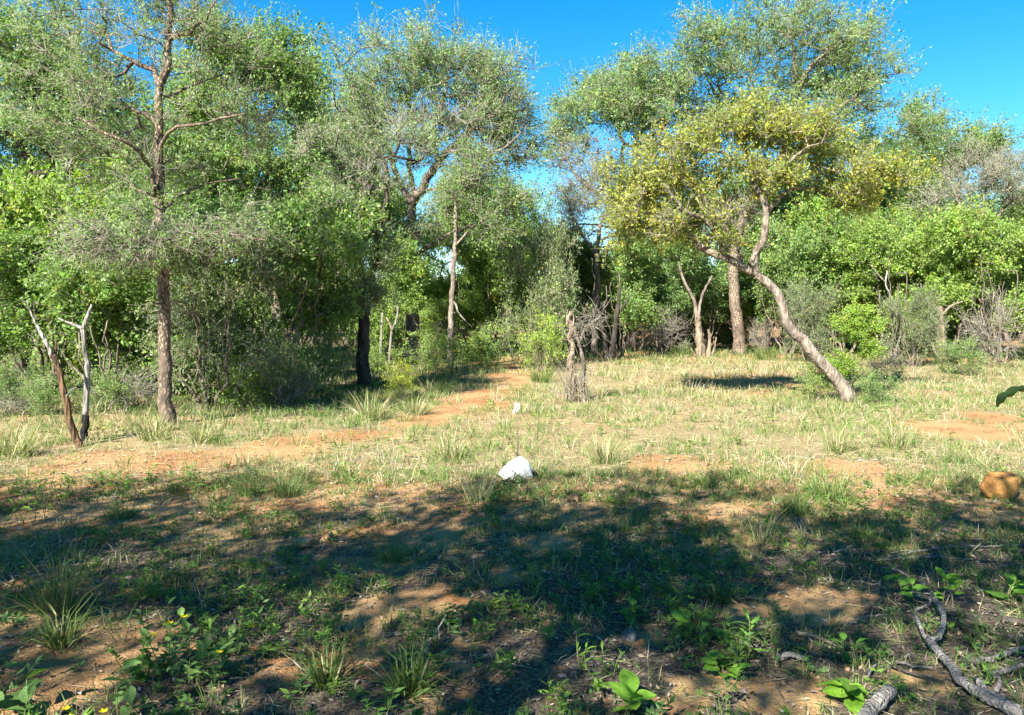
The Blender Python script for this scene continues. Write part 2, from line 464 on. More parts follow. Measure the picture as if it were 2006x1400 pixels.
# ------------------------------------------------------------------ tree skeletons
class Skel:
    def __init__(s, seed):
        s.rng = np.random.RandomState(seed)
        s.P, s.par, s.fix, s.tips, s.bare = [], [], [], [], []
    def node(s, p, par, fix=0.0):
        s.P.append(np.asarray(p, float)); s.par.append(par); s.fix.append(fix)
        return len(s.P) - 1
    def path(s, pts, parent=-1, r0=0.0, r1=0.0, step=0.25, jit=0.02):
        pts = np.asarray(pts, float)
        Q = smooth_path(pts, step)
        n = len(Q)
        idx = []
        cur = parent
        for i, q in enumerate(Q):
            if parent >= 0 and i == 0: continue
            t = i / max(1, n - 1)
            j = s.rng.normal(0, jit, 3) if 0 < i < n - 1 else 0
            cur = s.node(q + j, cur, r0 + (r1 - r0) * t if r0 else 0.0)
            idx.append(cur)
        return idx
    def nearest(s, p):
        return int(np.argmin(np.linalg.norm(np.array(s.P) - p, axis=1)))
    def limb(s, pts, r0, r1, **k):
        """a hand placed limb attached to the nearest node of what is there"""
        i = s.nearest(np.asarray(pts[0], float))
        return s.path([s.P[i]] + list(pts[1:]), i, r0, r1, **k)
    def grow(s, targets, step=0.35, wander=0.10, lift=0.12, zpen=0.6, bare=None):
        Pa = np.zeros((len(s.P) + len(targets) * 60, 3)); n = len(s.P); Pa[:n] = np.array(s.P)
        targets = np.asarray(targets, float)
        dmin = np.array([np.min(np.linalg.norm(Pa[:n] - t, axis=1)) for t in targets])
        for ti in np.argsort(dmin):
            t = targets[ti]
            v = t - Pa[:n]
            d = np.linalg.norm(v, axis=1)
            cost = d + zpen * np.maximum(0, -v[:, 2])
            i = int(np.argmin(cost))
            dist = d[i]
            if dist < 1e-3: continue
            k = max(1, int(round(dist / step)))
            base = Pa[i].copy()
            pi = s.par[i]
            pd = nrm(Pa[i] - Pa[pi]) if pi >= 0 else np.array([0, 0, 1.0])
            cur = i
            bend = base + pd * dist * 0.28 + np.array([0, 0, dist * lift])
            for q in range(1, k + 1):
                tt = q / k
                p = (1 - tt) ** 2 * base + 2 * tt * (1 - tt) * (0.5 * bend + 0.5 * (base + t) / 2) + tt ** 2 * t
                if q < k: p = p + s.rng.normal(0, wander * step, 3)
                cur = s.node(p, cur); Pa[n] = p; n += 1
            s.tips.append(cur)
            s.bare.append(bool(bare[ti]) if bare is not None else False)
    def radii(s, r_base, r_tip):
        n = len(s.P); cnt = np.zeros(n)
        child = [[] for _ in range(n)]
        for i, p in enumerate(s.par):
            if p >= 0: child[p].append(i)
        for i in range(n - 1, -1, -1):
            if not child[i]: cnt[i] = 1
            if s.par[i] >= 0: cnt[s.par[i]] += cnt[i]
        roots = [i for i in range(n) if s.par[i] < 0]
        q = math.log(max(r_base / r_tip, 1.01)) / math.log(max(cnt[roots].max(), 2))
        R = r_tip * cnt ** q
        for i in range(n):
            if s.fix[i] > 0: R[i] = s.fix[i]
            elif s.par[i] >= 0: R[i] = min(R[i], R[s.par[i]] * 0.92)
        s.R, s.child = R, child
        return R
    def wood(s, geo, flare=0.4, rough=0.10, kmax=9, col=(1, 1, 1), zb=None):
        P = np.array(s.P); R = s.R
        if zb is None: zb = P[:, 2].min()
        starts = [(i, None) for i in range(len(P)) if s.par[i] < 0]
        while starts:
            i, pr = starts.pop()
            pts, rad = [], []
            if pr is not None:
                pts.append(P[pr]); rad.append(min(R[pr], R[i] * 1.25))
            cur = i
            while True:
                pts.append(P[cur]); rad.append(R[cur])
                ch = sorted(s.child[cur], key=lambda c: -R[c])
                for c in ch[1:]: starts.append((c, cur))
                if not ch: break
                cur = ch[0]
            rad = np.array(rad); pts = np.array(pts)
            if len(pts) < 2: continue
            rmax = rad.max()
            if rmax > 0.05: rad = rad * (1 + flare * np.exp(-np.maximum(pts[:, 2] - zb, 0) / 0.18))
            k = kmax if rmax > 0.06 else (6 if rmax > 0.025 else (4 if rmax > 0.012 else 3))
            tube(geo, pts, rad, k, s.rng, rough if rmax > 0.02 else 0, cap=rmax > 0.02, col=col)

def ell(rng, n, c, r, shell=0.45):
    v = nrm(rng.normal(0, 1, (n, 3)))
    return np.asarray(c) + v * (rng.uniform(0, 1, (n, 1)) ** shell) * np.asarray(r)

def foliage(sk, gl, gt, centre, tips, P, twig_n=5, twig_len=0.45, twig_r=0.005, leaves=9, L=0.06, Wd=0.028,
            cols=((0.10, 0.17, 0.04),), colvar=0.25, up=0.25, spread=0.8, droop=0.0, out=0.7, upn=0.5):
    rng = sk.rng
    tips = np.asarray(tips)
    n = len(tips)
    T = np.repeat(P[tips], twig_n, 0)
    m = len(T)
    d = nrm(T - np.asarray(centre)) * out + rng.normal(0, spread, (m, 3)) + np.array([0, 0, up])
    d = nrm(d)
    ln = twig_len * rng.uniform(0.45, 1.55, (m, 1))
    mid = T + d * ln * 0.5 + rng.normal(0, 0.06, (m, 3)) * ln
    end = T + d * ln + rng.normal(0, 0.14, (m, 3)) * ln + np.array([0, 0, -droop]) * ln
    twig_tubes(gt, T, mid, end, twig_r)
    if leaves <= 0: return
    tint = np.asarray(cols)[rng.randint(0, len(cols), n)] * (1 + rng.uniform(-colvar, colvar, (n, 1)))
    tint = np.repeat(tint, twig_n, 0) * (1 + rng.uniform(-0.15, 0.15, (n * twig_n, 1)))
    dry = rng.uniform(0, 1, n * twig_n) < 0.05
    tint[dry] = tint[dry] * np.array([1.6, 1.15, 0.9])
    tint = np.repeat(tint, leaves, 0)
    A = np.repeat(T, leaves, 0); Mi = np.repeat(mid, leaves, 0); E = np.repeat(end, leaves, 0)
    k = len(A)
    t = rng.uniform(0.12, 1.04, (k, 1))
    pos = np.where(t < 0.5, A + (Mi - A) * t * 2, Mi + (E - Mi) * (t * 2 - 1))
    pos = pos + rng.normal(0, L * 0.55, (k, 3))
    dd = nrm(np.repeat(d, leaves, 0) * 0.5 + rng.normal(0, 0.8, (k, 3)) + np.array([0, 0, -droop]))
    nn = nrm(rng.normal(0, 0.75, (k, 3)) + np.array([0, 0, upn]))
    sz = rng.uniform(0.5, 1.35, k)
    tint = tint * (1 + rng.uniform(-0.18, 0.18, (k, 1)))
    leaf_quads(gl, pos, dd, nn, L * sz, Wd * sz, tint)

def assemble(name, base, sk, geos, mats, label, cat, group=None):
    root = thing(name, tuple(base), label, cat, group)
    for part, g in geos.items():
        if g.n == 0: continue
        o = link(part, g.mesh(part, mats[part], smooth=(part in ("trunk", "stem", "branches")), origin=base), root)
        if part == "twigs": o["kind"] = "stuff"
    return root

GREEN_FINE = ((0.163, 0.268, 0.082), (0.142, 0.246, 0.068), (0.192, 0.296, 0.098), (0.178, 0.268, 0.124))
GREEN_MID = ((0.134, 0.239, 0.057), (0.166, 0.275, 0.068), (0.110, 0.203, 0.053), (0.188, 0.289, 0.085))
GREEN_BRIGHT = ((0.143, 0.253, 0.033), (0.176, 0.286, 0.044), (0.121, 0.220, 0.031), (0.198, 0.297, 0.066))
GREEN_DARK = ((0.078, 0.164, 0.037), (0.094, 0.187, 0.047), (0.118, 0.203, 0.047))
YELLOW_GREEN = ((0.235, 0.276, 0.036), (0.212, 0.258, 0.041), (0.276, 0.294, 0.047), (0.176, 0.247, 0.047), (0.294, 0.294, 0.070))
GREY_GREEN = ((0.189, 0.240, 0.127), (0.158, 0.221, 0.101), (0.216, 0.253, 0.152))

def px_tree(name, label, seed, d, base_px, trunk, limbs, crowns, rb, rt=0.007, mats=(M_BARK, M_TWIG, M_LEAF), group="trees around the clearing",
            grow={}, flare=0.35, **fol):
    """trunk/limbs: photo points (px,py,depth offset); crowns: (px,py,dd,rx_px,ry_px,rz_m,n_clumps[,bare])"""
    sk = Skel(seed)
    bx, by = base_px[0], d
    x0 = (bx - CX) * d / F
    base = np.array([x0, d, gz(x0, d) - 0.04])
    tp = [base] + [W(p[0], p[1], d + (p[2] if len(p) > 2 else 0)) for p in trunk]
    sk.path(tp, -1, rb, rb * 0.55, step=0.22, jit=0.012)
    for L in limbs:
        sk.limb([W(p[0], p[1], d + (p[2] if len(p) > 2 else 0)) for p in L["p"]], L["r"][0], L["r"][1], step=0.22, jit=0.02)
    tg, bare = [], []
    for c in crowns:
        cc = W(c[0], c[1], d + c[2])
        rad = np.array((c[3] * d / F * 1.05, c[5], c[4] * d / F * 1.05))
        hubs = ell(sk.rng, max(3, c[6] // 6), cc, rad * 0.95, 0.55)
        pts = hubs[sk.rng.randint(0, len(hubs), c[6])] + sk.rng.normal(0, 1, (c[6], 3)) * np.minimum(rad * 0.15, 0.42)
        tg.append(pts)
        bare.append(sk.rng.uniform(0, 1, len(pts)) < (c[7] if len(c) > 7 else 0.0))
    tg = np.concatenate(tg); bare = np.concatenate(bare)
    bare = bare[tg[:, 2] > 0.5]; tg = tg[tg[:, 2] > 0.5]
    n0 = len(sk.P)
    sk.grow(tg, bare=bare, **grow)
    sk.radii(rb, rt)
    gw, gl, gt = Geo(), Geo(), Geo()
    sk.wood(gw, flare=flare)
    P = np.array(sk.P)
    centre = tg.mean(0) - np.array([0, 0, 0.5])
    tips = np.array(sk.tips)
    # some clumps along the outer branches too
    par = np.array(sk.par)
    isb = np.array(sk.bare)
    green = tips[~isb]
    extra = par[green]; extra = extra[extra >= n0]
    tips2 = np.unique(np.concatenate([green, extra]))
    foliage(sk, gl, gt, centre, tips2, P, **fol)
    if isb.any():
        f2 = dict(fol); f2["leaves"] = 0; f2["twig_n"] = fol.get("twig_n", 5) + 2; f2["twig_r"] = fol.get("twig_r", 0.005) * 1.15
        foliage(sk, gl, gt, centre, tips[isb], P, **f2)
    return assemble(name, base, sk, {"trunk": gw, "twigs": gt, "crown": gl}, {"trunk": mats[0], "twigs": mats[1], "crown": mats[2]}, label, "tree", group)

# thorn tree close by on the left, flaky trunk, running out of the top of the picture
px_tree("thorn_tree", "tall thorn tree with straight flaky brown trunk, beside two dead forked poles", 11, 10.75, (329, 830),
        [(326, 760), (324, 690), (322, 600), (321, 540), (318, 470), (313, 390), (312, 300), (311, 220), (313, 170)],
        [dict(p=[(313, 172), (327, 125, -.1), (335, 80, -.1), (333, 20, -.2), (338, -60, -.2), (345, -130, -.2)], r=(.06, .02)),
         dict(p=[(312, 172), (296, 142, .2), (262, 120, .3), (222, 98, .4), (200, 60, .5), (170, 40, .6)], r=(.045, .015)),
         dict(p=[(262, 120, .3), (240, 140, .2), (215, 150, 0), (170, 160, -.3)], r=(.028, .01)),
         dict(p=[(335, 85, -.1), (372, 62, -.3), (402, 35, -.5), (430, -10, -.6)], r=(.035, .012)),
         dict(p=[(308, 385), (292, 335, -.2), (272, 295, -.4), (240, 275, -.6), (190, 250, -.7), (150, 230, -.7)], r=(.04, .012)),
         dict(p=[(313, 320), (330, 265, -.3), (370, 245, -.5), (430, 235, -.6), (480, 222, -.6)], r=(.03, .01)),
         dict(p=[(316, 420), (350, 385, .4), (410, 360, .6), (470, 350, .7)], r=(.028, .01)),
         dict(p=[(312, 250), (280, 220, .4), (240, 205, .7), (185, 200, .9), (130, 190, 1.0)], r=(.03, .01)),
         dict(p=[(313, 195), (360, 175, .3), (420, 150, .6), (470, 140, .7)], r=(.028, .01)),
         dict(p=[(320, 500), (370, 475, -.4), (440, 458, -.6), (520, 470, -.7)], r=(.024, .008)),
         dict(p=[(320, 495), (280, 470, -.4), (230, 462, -.6), (185, 470, -.7)], r=(.022, .008)),
         dict(p=[(322, 590), (345, 592, -.3), (368, 610, -.4)], r=(.014, .006)),
         dict(p=[(322, 590), (300, 600, -.3), (288, 625, -.4)], r=(.012, .005))],
        [(320, 20, 0, 150, 110, 1.3, 110, .35), (170, 90, .3, 130, 110, 1.2, 110, .3), (430, 60, -.2, 90, 90, 1.0, 50, .4), (170, 230, .2, 120, 110, 1.2, 110, .25),
         (440, 230, .2, 120, 90, 1.0, 80, .3), (300, 330, .5, 170, 80, .8, 80, .3), (330, 430, -.2, 190, 60, 1.2, 110, .2), (370, 475, -.4, 190, 40, .9, 150, .75), (230, 475, -.3, 110, 45, .8, 80, .75)],
        0.092, rt=0.005, mats=(M_BARK_FLECK, M_TWIG, M_LEAF), grow=dict(step=0.22, wander=0.16, lift=0.05),
        twig_n=5, twig_len=0.34, twig_r=0.0038, leaves=13, L=0.042, Wd=0.019, cols=GREEN_FINE, up=0.1)

# trees standing behind it
px_tree("broad_tree", "tall leafy tree with rounded sunlit crown, behind the flaky trunked thorn tree", 12, 18.5, (540, 734),
        [(545, 640), (535, 520), (525, 400), (522, 290), (520, 235)],
        [dict(p=[(522, 300), (500, 230, -.5), (455, 180, -.8), (420, 150, -1)], r=(.08, .03)), dict(p=[(520, 240), (550, 190, .3), (575, 150, .4)], r=(.06, .02)),
         dict(p=[(528, 420), (470, 360, -.6), (420, 330, -1)], r=(.06, .02))],
        [(470, 120, 0, 125, 65, 1.6, 170), (550, 130, 0, 75, 70, 1.4, 110), (400, 180, -.3, 90, 80, 1.4, 110), (560, 210, .2, 70, 45, 1.2, 70), (440, 280, -.3, 120, 70, 1.5, 120), (560, 330, .4, 90, 80, 1.4, 100)],
        0.14, twig_n=5, twig_len=0.5, twig_r=0.006, leaves=18, L=0.072, Wd=0.038, cols=GREEN_MID, up=0.3)

px_tree("broad_tree", "tall tree with dark crooked limb, at the edge of the picture behind the dead poles", 13, 17.5, (40, 741),
        [(48, 650), (40, 560), (30, 440), (60, 330), (30, 270)],
        [dict(p=[(55, 345), (110, 330, -.3), (85, 290, -.4), (40, 265, -.4), (-30, 250, -.4)], r=(.07, .03)), dict(p=[(35, 290), (60, 200, 0), (90, 130, 0), (80, 60, 0)], r=(.07, .02)),
         dict(p=[(40, 480), (-20, 400, 0), (-80, 330, 0)], r=(.07, .02))],
        [(60, 100, 0, 130, 80, 1.6, 160), (0, 180, 0, 120, 90, 1.6, 130), (150, 190, .2, 100, 70, 1.5, 110), (-60, 280, 0, 110, 90, 1.5, 70), (60, 250, -.3, 120, 60, 1.2, 90), (-90, 120, 0, 90, 80, 1.4, 60)],
        0.15, mats=(M_BARK_DARK, M_TWIG, M_LEAF), twig_n=5, twig_len=0.5, twig_r=0.006, leaves=17, L=0.07, Wd=0.034, cols=GREEN_MID[:3] + GREEN_FINE, up=0.2)

# middle group
px_tree("charred_tree", "slim tree with blackened twin stemmed trunk beside the footpath", 14, 15.9, (713, 755),
        [(711, 700), (713, 640), (712, 600), (706, 540), (702, 480), (716, 420), (722, 370)],
        [dict(p=[(712, 615), (728, 570, .1), (733, 520, .1), (740, 455, .1), (752, 405, .1), (762, 350, .1), (750, 308, .1)], r=(.09, .03)),
         dict(p=[(722, 400), (715, 350, .2), (700, 300, .3)], r=(.05, .02))],
        [(700, 560, -.4, 70, 45, 1.0, 70), (740, 480, 0, 80, 60, 1.0, 60), (690, 330, .2, 90, 90, 1.2, 110, .35), (770, 300, .2, 70, 80, 1.2, 60, .4), (650, 420, -.2, 80, 50, 1.0, 60, .3)],
        0.135, mats=(M_BARK_DARK, M_TWIG, M_LEAF), twig_n=5, twig_len=0.42, twig_r=0.006, leaves=15, L=0.056, Wd=0.026, cols=GREEN_FINE + GREY_GREEN, up=0.2)

px_tree("spreading_tree", "broad domed tree with bare spreading limbs in the middle of the tree line", 15, 22.5, (806, 710),
        [(808, 640), (803, 580), (800, 510), (803, 450), (806, 400)],
        [dict(p=[(806, 405), (830, 360, -.3), (858, 320, -.6), (880, 295, -.8), (915, 260, -1), (960, 215, -1.1)], r=(.15, .05)),
         dict(p=[(880, 298, -.8), (930, 300, -1.2), (985, 290, -1.4), (1020, 260, -1.5)], r=(.06, .025)),
         dict(p=[(804, 440), (812, 380, .3), (800, 320, .4), (810, 250, .5), (800, 180, .6)], r=(.11, .03)),
         dict(p=[(806, 400), (775, 340, 0), (760, 290, -.2), (720, 230, -.4), (690, 190, -.5)], r=(.10, .03)),
         dict(p=[(858, 322, -.6), (850, 260, -.2), (870, 190, 0), (880, 130, 0)], r=(.07, .025)),
         dict(p=[(800, 515), (850, 475, -.4), (890, 455, -.5), (950, 430, -.6)], r=(.08, .025)),
         dict(p=[(800, 500), (760, 470, -.4), (740, 440, -.4)], r=(.07, .025))],
        [(830, 120, 0, 130, 65, 2.2, 190), (730, 190, 0, 100, 90, 2.0, 160), (950, 170, 0, 95, 75, 2.0, 140), (850, 220, .3, 170, 90, 2.4, 190), (700, 290, 0, 70, 70, 1.8, 90),
         (990, 250, -.5, 70, 70, 1.7, 100), (920, 340, -.6, 80, 45, 1.4, 70, .4), (800, 440, -.5, 90, 40, 1.2, 60, .4), (700, 330, -.5, 70, 60, 1.6, 80, .6), (850, 250, -1.0, 160, 60, 1.6, 90, .8), (960, 300, -.8, 80, 60, 1.5, 70, .5)],
        0.22, rt=0.009, twig_n=5, twig_len=0.6, twig_r=0.0075, leaves=12, L=0.074, Wd=0.034, cols=GREEN_FINE, up=0.35, grow=dict(step=0.4, wander=0.14, lift=0.1))

px_tree("slender_tree", "slender pale pole-like tree standing right of the domed tree's trunk", 16, 20.8, (882, 703),
        [(882, 660), (884, 610), (887, 560), (890, 500), (892, 440), (896, 380)],
        [dict(p=[(891, 480), (930, 440, -.3), (970, 415, -.5), (1010, 390, -.5)], r=(.04, .015)), dict(p=[(896, 400), (930, 350, 0), (960, 320, 0)], r=(.04, .015)), dict(p=[(886, 590), (905, 620, -.2), (925, 640, -.3)], r=(.03, .015))],
        [(930, 370, 0, 80, 50, 1.4, 90), (990, 400, 0, 70, 40, 1.3, 80), (890, 400, .3, 50, 50, 1.2, 50), (950, 450, -.2, 70, 30, 1.2, 40)],
        0.085, rt=0.008, mats=(M_BARK_PALE, M_TWIG, M_LEAF), flare=0.2, twig_n=5, twig_len=0.5, twig_r=0.007, leaves=9, L=0.07, Wd=0.034, cols=GREEN_MID, up=0.2)

# leaning tree with the yellowish crown
px_tree("leaning_tree", "crooked leaning tree with grey bent trunk and yellow-green crown", 17, 13.0, (1668, 793),
        [(1658, 772), (1638, 742), (1603, 700), (1572, 664), (1548, 645), (1537, 628), (1534, 605), (1526, 580), (1496, 549), (1450, 518), (1415, 502)],
        [dict(p=[(1415, 502), (1375, 482, .1), (1345, 460, .2), (1310, 432, .3), (1270, 410, .3), (1230, 392, .3)], r=(.075, .025)),
         dict(p=[(1430, 508), (1405, 465, -.2), (1375, 430, -.4), (1335, 405, -.6), (1300, 360, -.8)], r=(.05, .018)),
         dict(p=[(1478, 538), (1484, 490, -.1), (1498, 445, -.2), (1500, 415, -.2), (1486, 380, -.2), (1474, 345, -.1), (1462, 300, 0), (1445, 250, 0)], r=(.075, .025)),
         dict(p=[(1500, 415, -.2), (1530, 383, .2), (1575, 366, .4), (1640, 380, .5), (1690, 360, .5)], r=(.045, .015)),
         dict(p=[(1486, 382, -.2), (1520, 340, -.4), (1560, 300, -.6), (1610, 280, -.6)], r=(.04, .014)),
         dict(p=[(1474, 347, -.1), (1430, 310, -.3), (1380, 290, -.5), (1330, 280, -.5)], r=(.04, .014)),
         dict(p=[(1450, 518), (1440, 450, .3), (1430, 400, .5), (1400, 340, .6)], r=(.04, .014))],
        [(1450, 240, 0, 85, 55, .9, 110), (1545, 265, 0, 100, 55, .9, 110), (1620, 320, .2, 95, 60, .9, 110), (1340, 310, -.1, 95, 65, .9, 110), (1270, 380, .1, 65, 65, .8, 70),
         (1700, 345, .3, 55, 40, .7, 45), (1400, 360, .3, 110, 50, .9, 60), (1300, 430, 0, 80, 45, .8, 95, .5), (1390, 440, -.2, 80, 40, .8, 80, .65), (1460, 400, 0, 60, 40, .7, 40, .8), (1245, 425, 0, 70, 55, .8, 80, .2), (1290, 350, .2, 90, 60, .9, 60), (1730, 350, .3, 60, 40, .7, 40), (1520, 350, -.3, 80, 45, .8, 60), (1660, 390, .2, 70, 30, .7, 40)],
        0.112, rt=0.0055, mats=(M_BARK_PALE, M_TWIG, M_LEAF), grow=dict(step=0.24, wander=0.2, lift=0.06), flare=0.3,
        twig_n=5, twig_len=0.30, twig_r=0.0045, leaves=12, L=0.052, Wd=0.028, cols=YELLOW_GREEN, up=0.35)

# the tall trees behind it
px_tree("flaky_trunk_tree", "tallest tree with huge airy crown and reddish flaky trunk behind the leaning tree", 18, 26.0, (1449, 695),
        [(1447, 650), (1440, 600), (1437, 550), (1438, 500), (1455, 430), (1490, 370), (1530, 310), (1545, 240)],
        [dict(p=[(1545, 250), (1562, 180, -.3), (1585, 135, -.4), (1610, 110, -.4), (1650, 80, -.4)], r=(.12, .04)), dict(p=[(1562, 182, -.3), (1555, 120, 0), (1552, 60, 0)], r=(.08, .03)),
         dict(p=[(1545, 245), (1600, 220, -.6), (1660, 200, -1), (1720, 150, -1.1)], r=(.09, .03)), dict(p=[(1500, 360), (1440, 260, .4), (1400, 180, .5), (1370, 120, .5)], r=(.11, .03)),
         dict(p=[(1440, 480), (1360, 360, .5), (1310, 280, .6), (1290, 210, .6)], r=(.10, .03)), dict(p=[(1530, 320), (1610, 290, .4), (1690, 270, .6)], r=(.08, .025))],
        [(1530, 70, 0, 165, 65, 2.6, 200), (1380, 120, 0, 110, 70, 2.2, 170), (1640, 110, 0, 120, 80, 2.3, 150), (1690, 170, -.3, 95, 55, 2.0, 90), (1330, 190, .2, 90, 60, 2.0, 110),
         (1560, 190, 0, 160, 70, 2.4, 150), (1640, 270, .2, 120, 45, 2.0, 80), (1440, 230, .4, 110, 60, 2, 90), (1790, 240, .4, 60, 40, 1.5, 40)],
        0.20, rt=0.010, mats=(M_BARK_FLECK, M_TWIG, M_LEAF), twig_n=5, twig_len=0.65, twig_r=0.008, leaves=14, L=0.084, Wd=0.039, cols=GREEN_MID[:2] + GREEN_FINE, up=0.3, grow=dict(step=0.45, wander=0.14, lift=0.1))

px_tree("feathery_tree", "feathery light green tree filling the sky gap between the domed tree and the tallest tree", 19, 28.0, (1235, 688),
        [(1238, 620), (1232, 540), (1228, 470), (1222, 420)],
        [dict(p=[(1226, 450), (1180, 390, -.3), (1135, 350, -.4), (1105, 300, -.4), (1100, 250, -.4)], r=(.08, .025)), dict(p=[(1222, 425), (1215, 350, 0), (1220, 280, 0), (1200, 220, 0)], r=(.10, .03)),
         dict(p=[(1222, 425), (1260, 360, .3), (1290, 300, .4)], r=(.08, .03)), dict(p=[(1226, 450), (1160, 440, -.4), (1110, 440, -.5)], r=(.05, .02))],
        [(1190, 200, 0, 110, 60, 2.2, 190), (1120, 240, 0, 60, 60, 1.8, 80), (1260, 240, .2, 90, 55, 2.0, 120), (1230, 170, 0, 70, 45, 1.8, 70), (1130, 320, -.2, 70, 70, 1.6, 90, .85), (1250, 330, .2, 70, 60, 1.6, 70, .8)],
        0.20, rt=0.010, twig_n=5, twig_len=0.65, twig_r=0.008, leaves=16, L=0.086, Wd=0.04, cols=GREEN_MID[:2] + GREEN_FINE, up=0.3, grow=dict(step=0.45, wander=0.14, lift=0.1))

px_tree("bare_twig_tree", "greyish nearly leafless tree of fine twigs below the feathery tree", 20, 26.5, (1165, 692),
        [(1166, 630), (1172, 560), (1168, 500), (1176, 440)],
        [dict(p=[(1170, 500), (1130, 440, 0), (1110, 390, 0)], r=(.05, .02)), dict(p=[(1176, 442), (1200, 390, 0), (1215, 340, 0)], r=(.05, .02)), dict(p=[(1172, 480), (1230, 440, .2), (1270, 400, .3)], r=(.05, .02))],
        [(1160, 360, 0, 95, 60, 1.8, 90), (1200, 410, 0, 90, 50, 1.8, 80), (1110, 420, 0, 60, 50, 1.5, 50), (1090, 470, -.3, 80, 40, 1.5, 60)],
        0.12, rt=0.009, mats=(M_BARK_PALE, M_TWIG, M_LEAF), twig_n=7, twig_len=0.6, twig_r=0.007, leaves=5, L=0.06, Wd=0.026, cols=GREY_GREEN, up=0.3, grow=dict(step=0.4, wander=0.2, lift=0.1))

px_tree("round_tree", "rounded green tree beyond the bushes, just past the tallest tree's crown", 21, 32.0, (1850, 677),
        [(1850, 600), (1845, 500), (1840, 420), (1845, 360)],
        [dict(p=[(1842, 420), (1800, 350, 0), (1770, 310, 0)], r=(.09, .03)), dict(p=[(1845, 370), (1880, 320, 0), (1900, 290, 0)], r=(.08, .03))],
        [(1850, 300, 0, 95, 45, 2.2, 140), (1770, 310, 0, 65, 55, 2.0, 100), (1900, 310, 0, 50, 50, 1.8, 70), (1820, 380, 0, 110, 50, 2.0, 90), (1800, 230, 0, 45, 40, 1.5, 40)],
        0.2, rt=0.011, twig_n=5, twig_len=0.7, twig_r=0.009, leaves=16, L=0.098, Wd=0.047, cols=GREEN_MID, up=0.3, grow=dict(step=0.5))

px_tree("grey_bare_tree", "leafless grey tree with rounded top above the bushes at the picture's edge", 22, 25.0, (1925, 698),
        [(1926, 640), (1920, 560), (1918, 490), (1915, 440)],
        [dict(p=[(1918, 470), (1880, 400, 0), (1860, 350, 0)], r=(.05, .02)), dict(p=[(1915, 442), (1930, 380, 0), (1935, 330, 0)], r=(.05, .02)), dict(p=[(1918, 470), (1965, 410, 0), (1990, 350, 0)], r=(.05, .02))],
        [(1920, 350, 0, 85, 60, 1.7, 130), (1880, 400, 0, 70, 50, 1.5, 60), (1980, 380, 0, 60, 60, 1.5, 60), (1990, 310, 0, 40, 30, 1.2, 20)],
        0.13, rt=0.008, mats=(M_BARK_PALE, M_TWIG, M_LEAF), twig_n=9, twig_len=0.55, twig_r=0.0065, leaves=4, L=0.06, Wd=0.026, cols=GREY_GREEN, up=0.35, grow=dict(step=0.4, wander=0.2, lift=0.1))

# ------------------------------------------------------------------ bushes
def make_bush(seed, h, r, stems, clumps, leaves, L, Wd, cols, twig_n=5, twig_len=0.32, twig_r=0.005, mat=M_BARK, low=0.12, spread=0.8, leafmat=M_LEAF, rb=0.035, shape=0.55, ragged=False):
    sk = Skel(seed)
    rng = sk.rng
    for i in range(stems):
        a = rng.uniform(0, 6.283); q = rng.uniform(0.15, 0.75) * r
        e = np.array([math.cos(a) * q, math.sin(a) * q, h * rng.uniform(0.35, 0.66)])
        b = np.array([math.cos(a), math.sin(a), 0]) * rng.uniform(0.02, 0.14) * r
        m = (b + e) / 2 + np.array([math.cos(a), math.sin(a), 0]) * rng.uniform(-0.1, 0.25) * r * 0.4 + rng.normal(0, 0.05 * r, 3)
        sk.path([b - np.array([0, 0, 0.06]), b * 0.6 + m * 0.4, m, e], -1, rb * rng.uniform(0.6, 1.1), rb * 0.3, step=0.2, jit=0.03)
    n0 = len(sk.P)
    # lumpy crown: several lobes
    tg = []
    nl = 9
    for i in range(nl):
        a = rng.uniform(0, 6.283); q = rng.uniform(0.1, 0.72) * r
        zc = h * rng.uniform(low + 0.12, 0.80)
        lr = r * rng.uniform(0.32, 0.5)
        tg.append(ell(rng, clumps // nl, (math.cos(a) * q, math.sin(a) * q, zc), (lr, lr, min(lr * 0.8, h * 0.26)), shape))
    if ragged:
        tg.append(np.array([[math.cos(a) * q * r, math.sin(a) * q * r, h * z] for a, q, z in zip(rng.uniform(0, 6.283, 26), rng.uniform(0.1, 1.25, 26), rng.uniform(0.35, 1.15, 26))]))
    tg = np.concatenate(tg)
    tg = tg[tg[:, 2] > h * low * 0.6]
    sk.grow(tg, step=0.25, wander=0.2, lift=0.08)
    sk.radii(rb, 0.005)
    gw, gl, gt = Geo(), Geo(), Geo()
    sk.wood(gw, flare=0.1, kmax=6)
    foliage(sk, gl, gt, (0, 0, h * 0.4), sk.tips, np.array(sk.P), twig_n=twig_n, twig_len=twig_len, twig_r=twig_r, leaves=leaves, L=L, Wd=Wd, cols=cols, up=0.15, spread=spread)
    Va = np.concatenate(gl.V if leaves else gt.V)
    _ext = (float(np.percentile(np.hypot(Va[:, 0], Va[:, 1]), 95)), float(np.percentile(Va[:, 2], 99.3)))
    parts = [_ext, ("branches", gw.mesh("bush_branches", mat, True)), ("twigs", gt.mesh("bush_twigs", M_TWIG))]
    if leaves: parts.append(("foliage", gl.mesh("bush_foliage", leafmat)))
    return parts

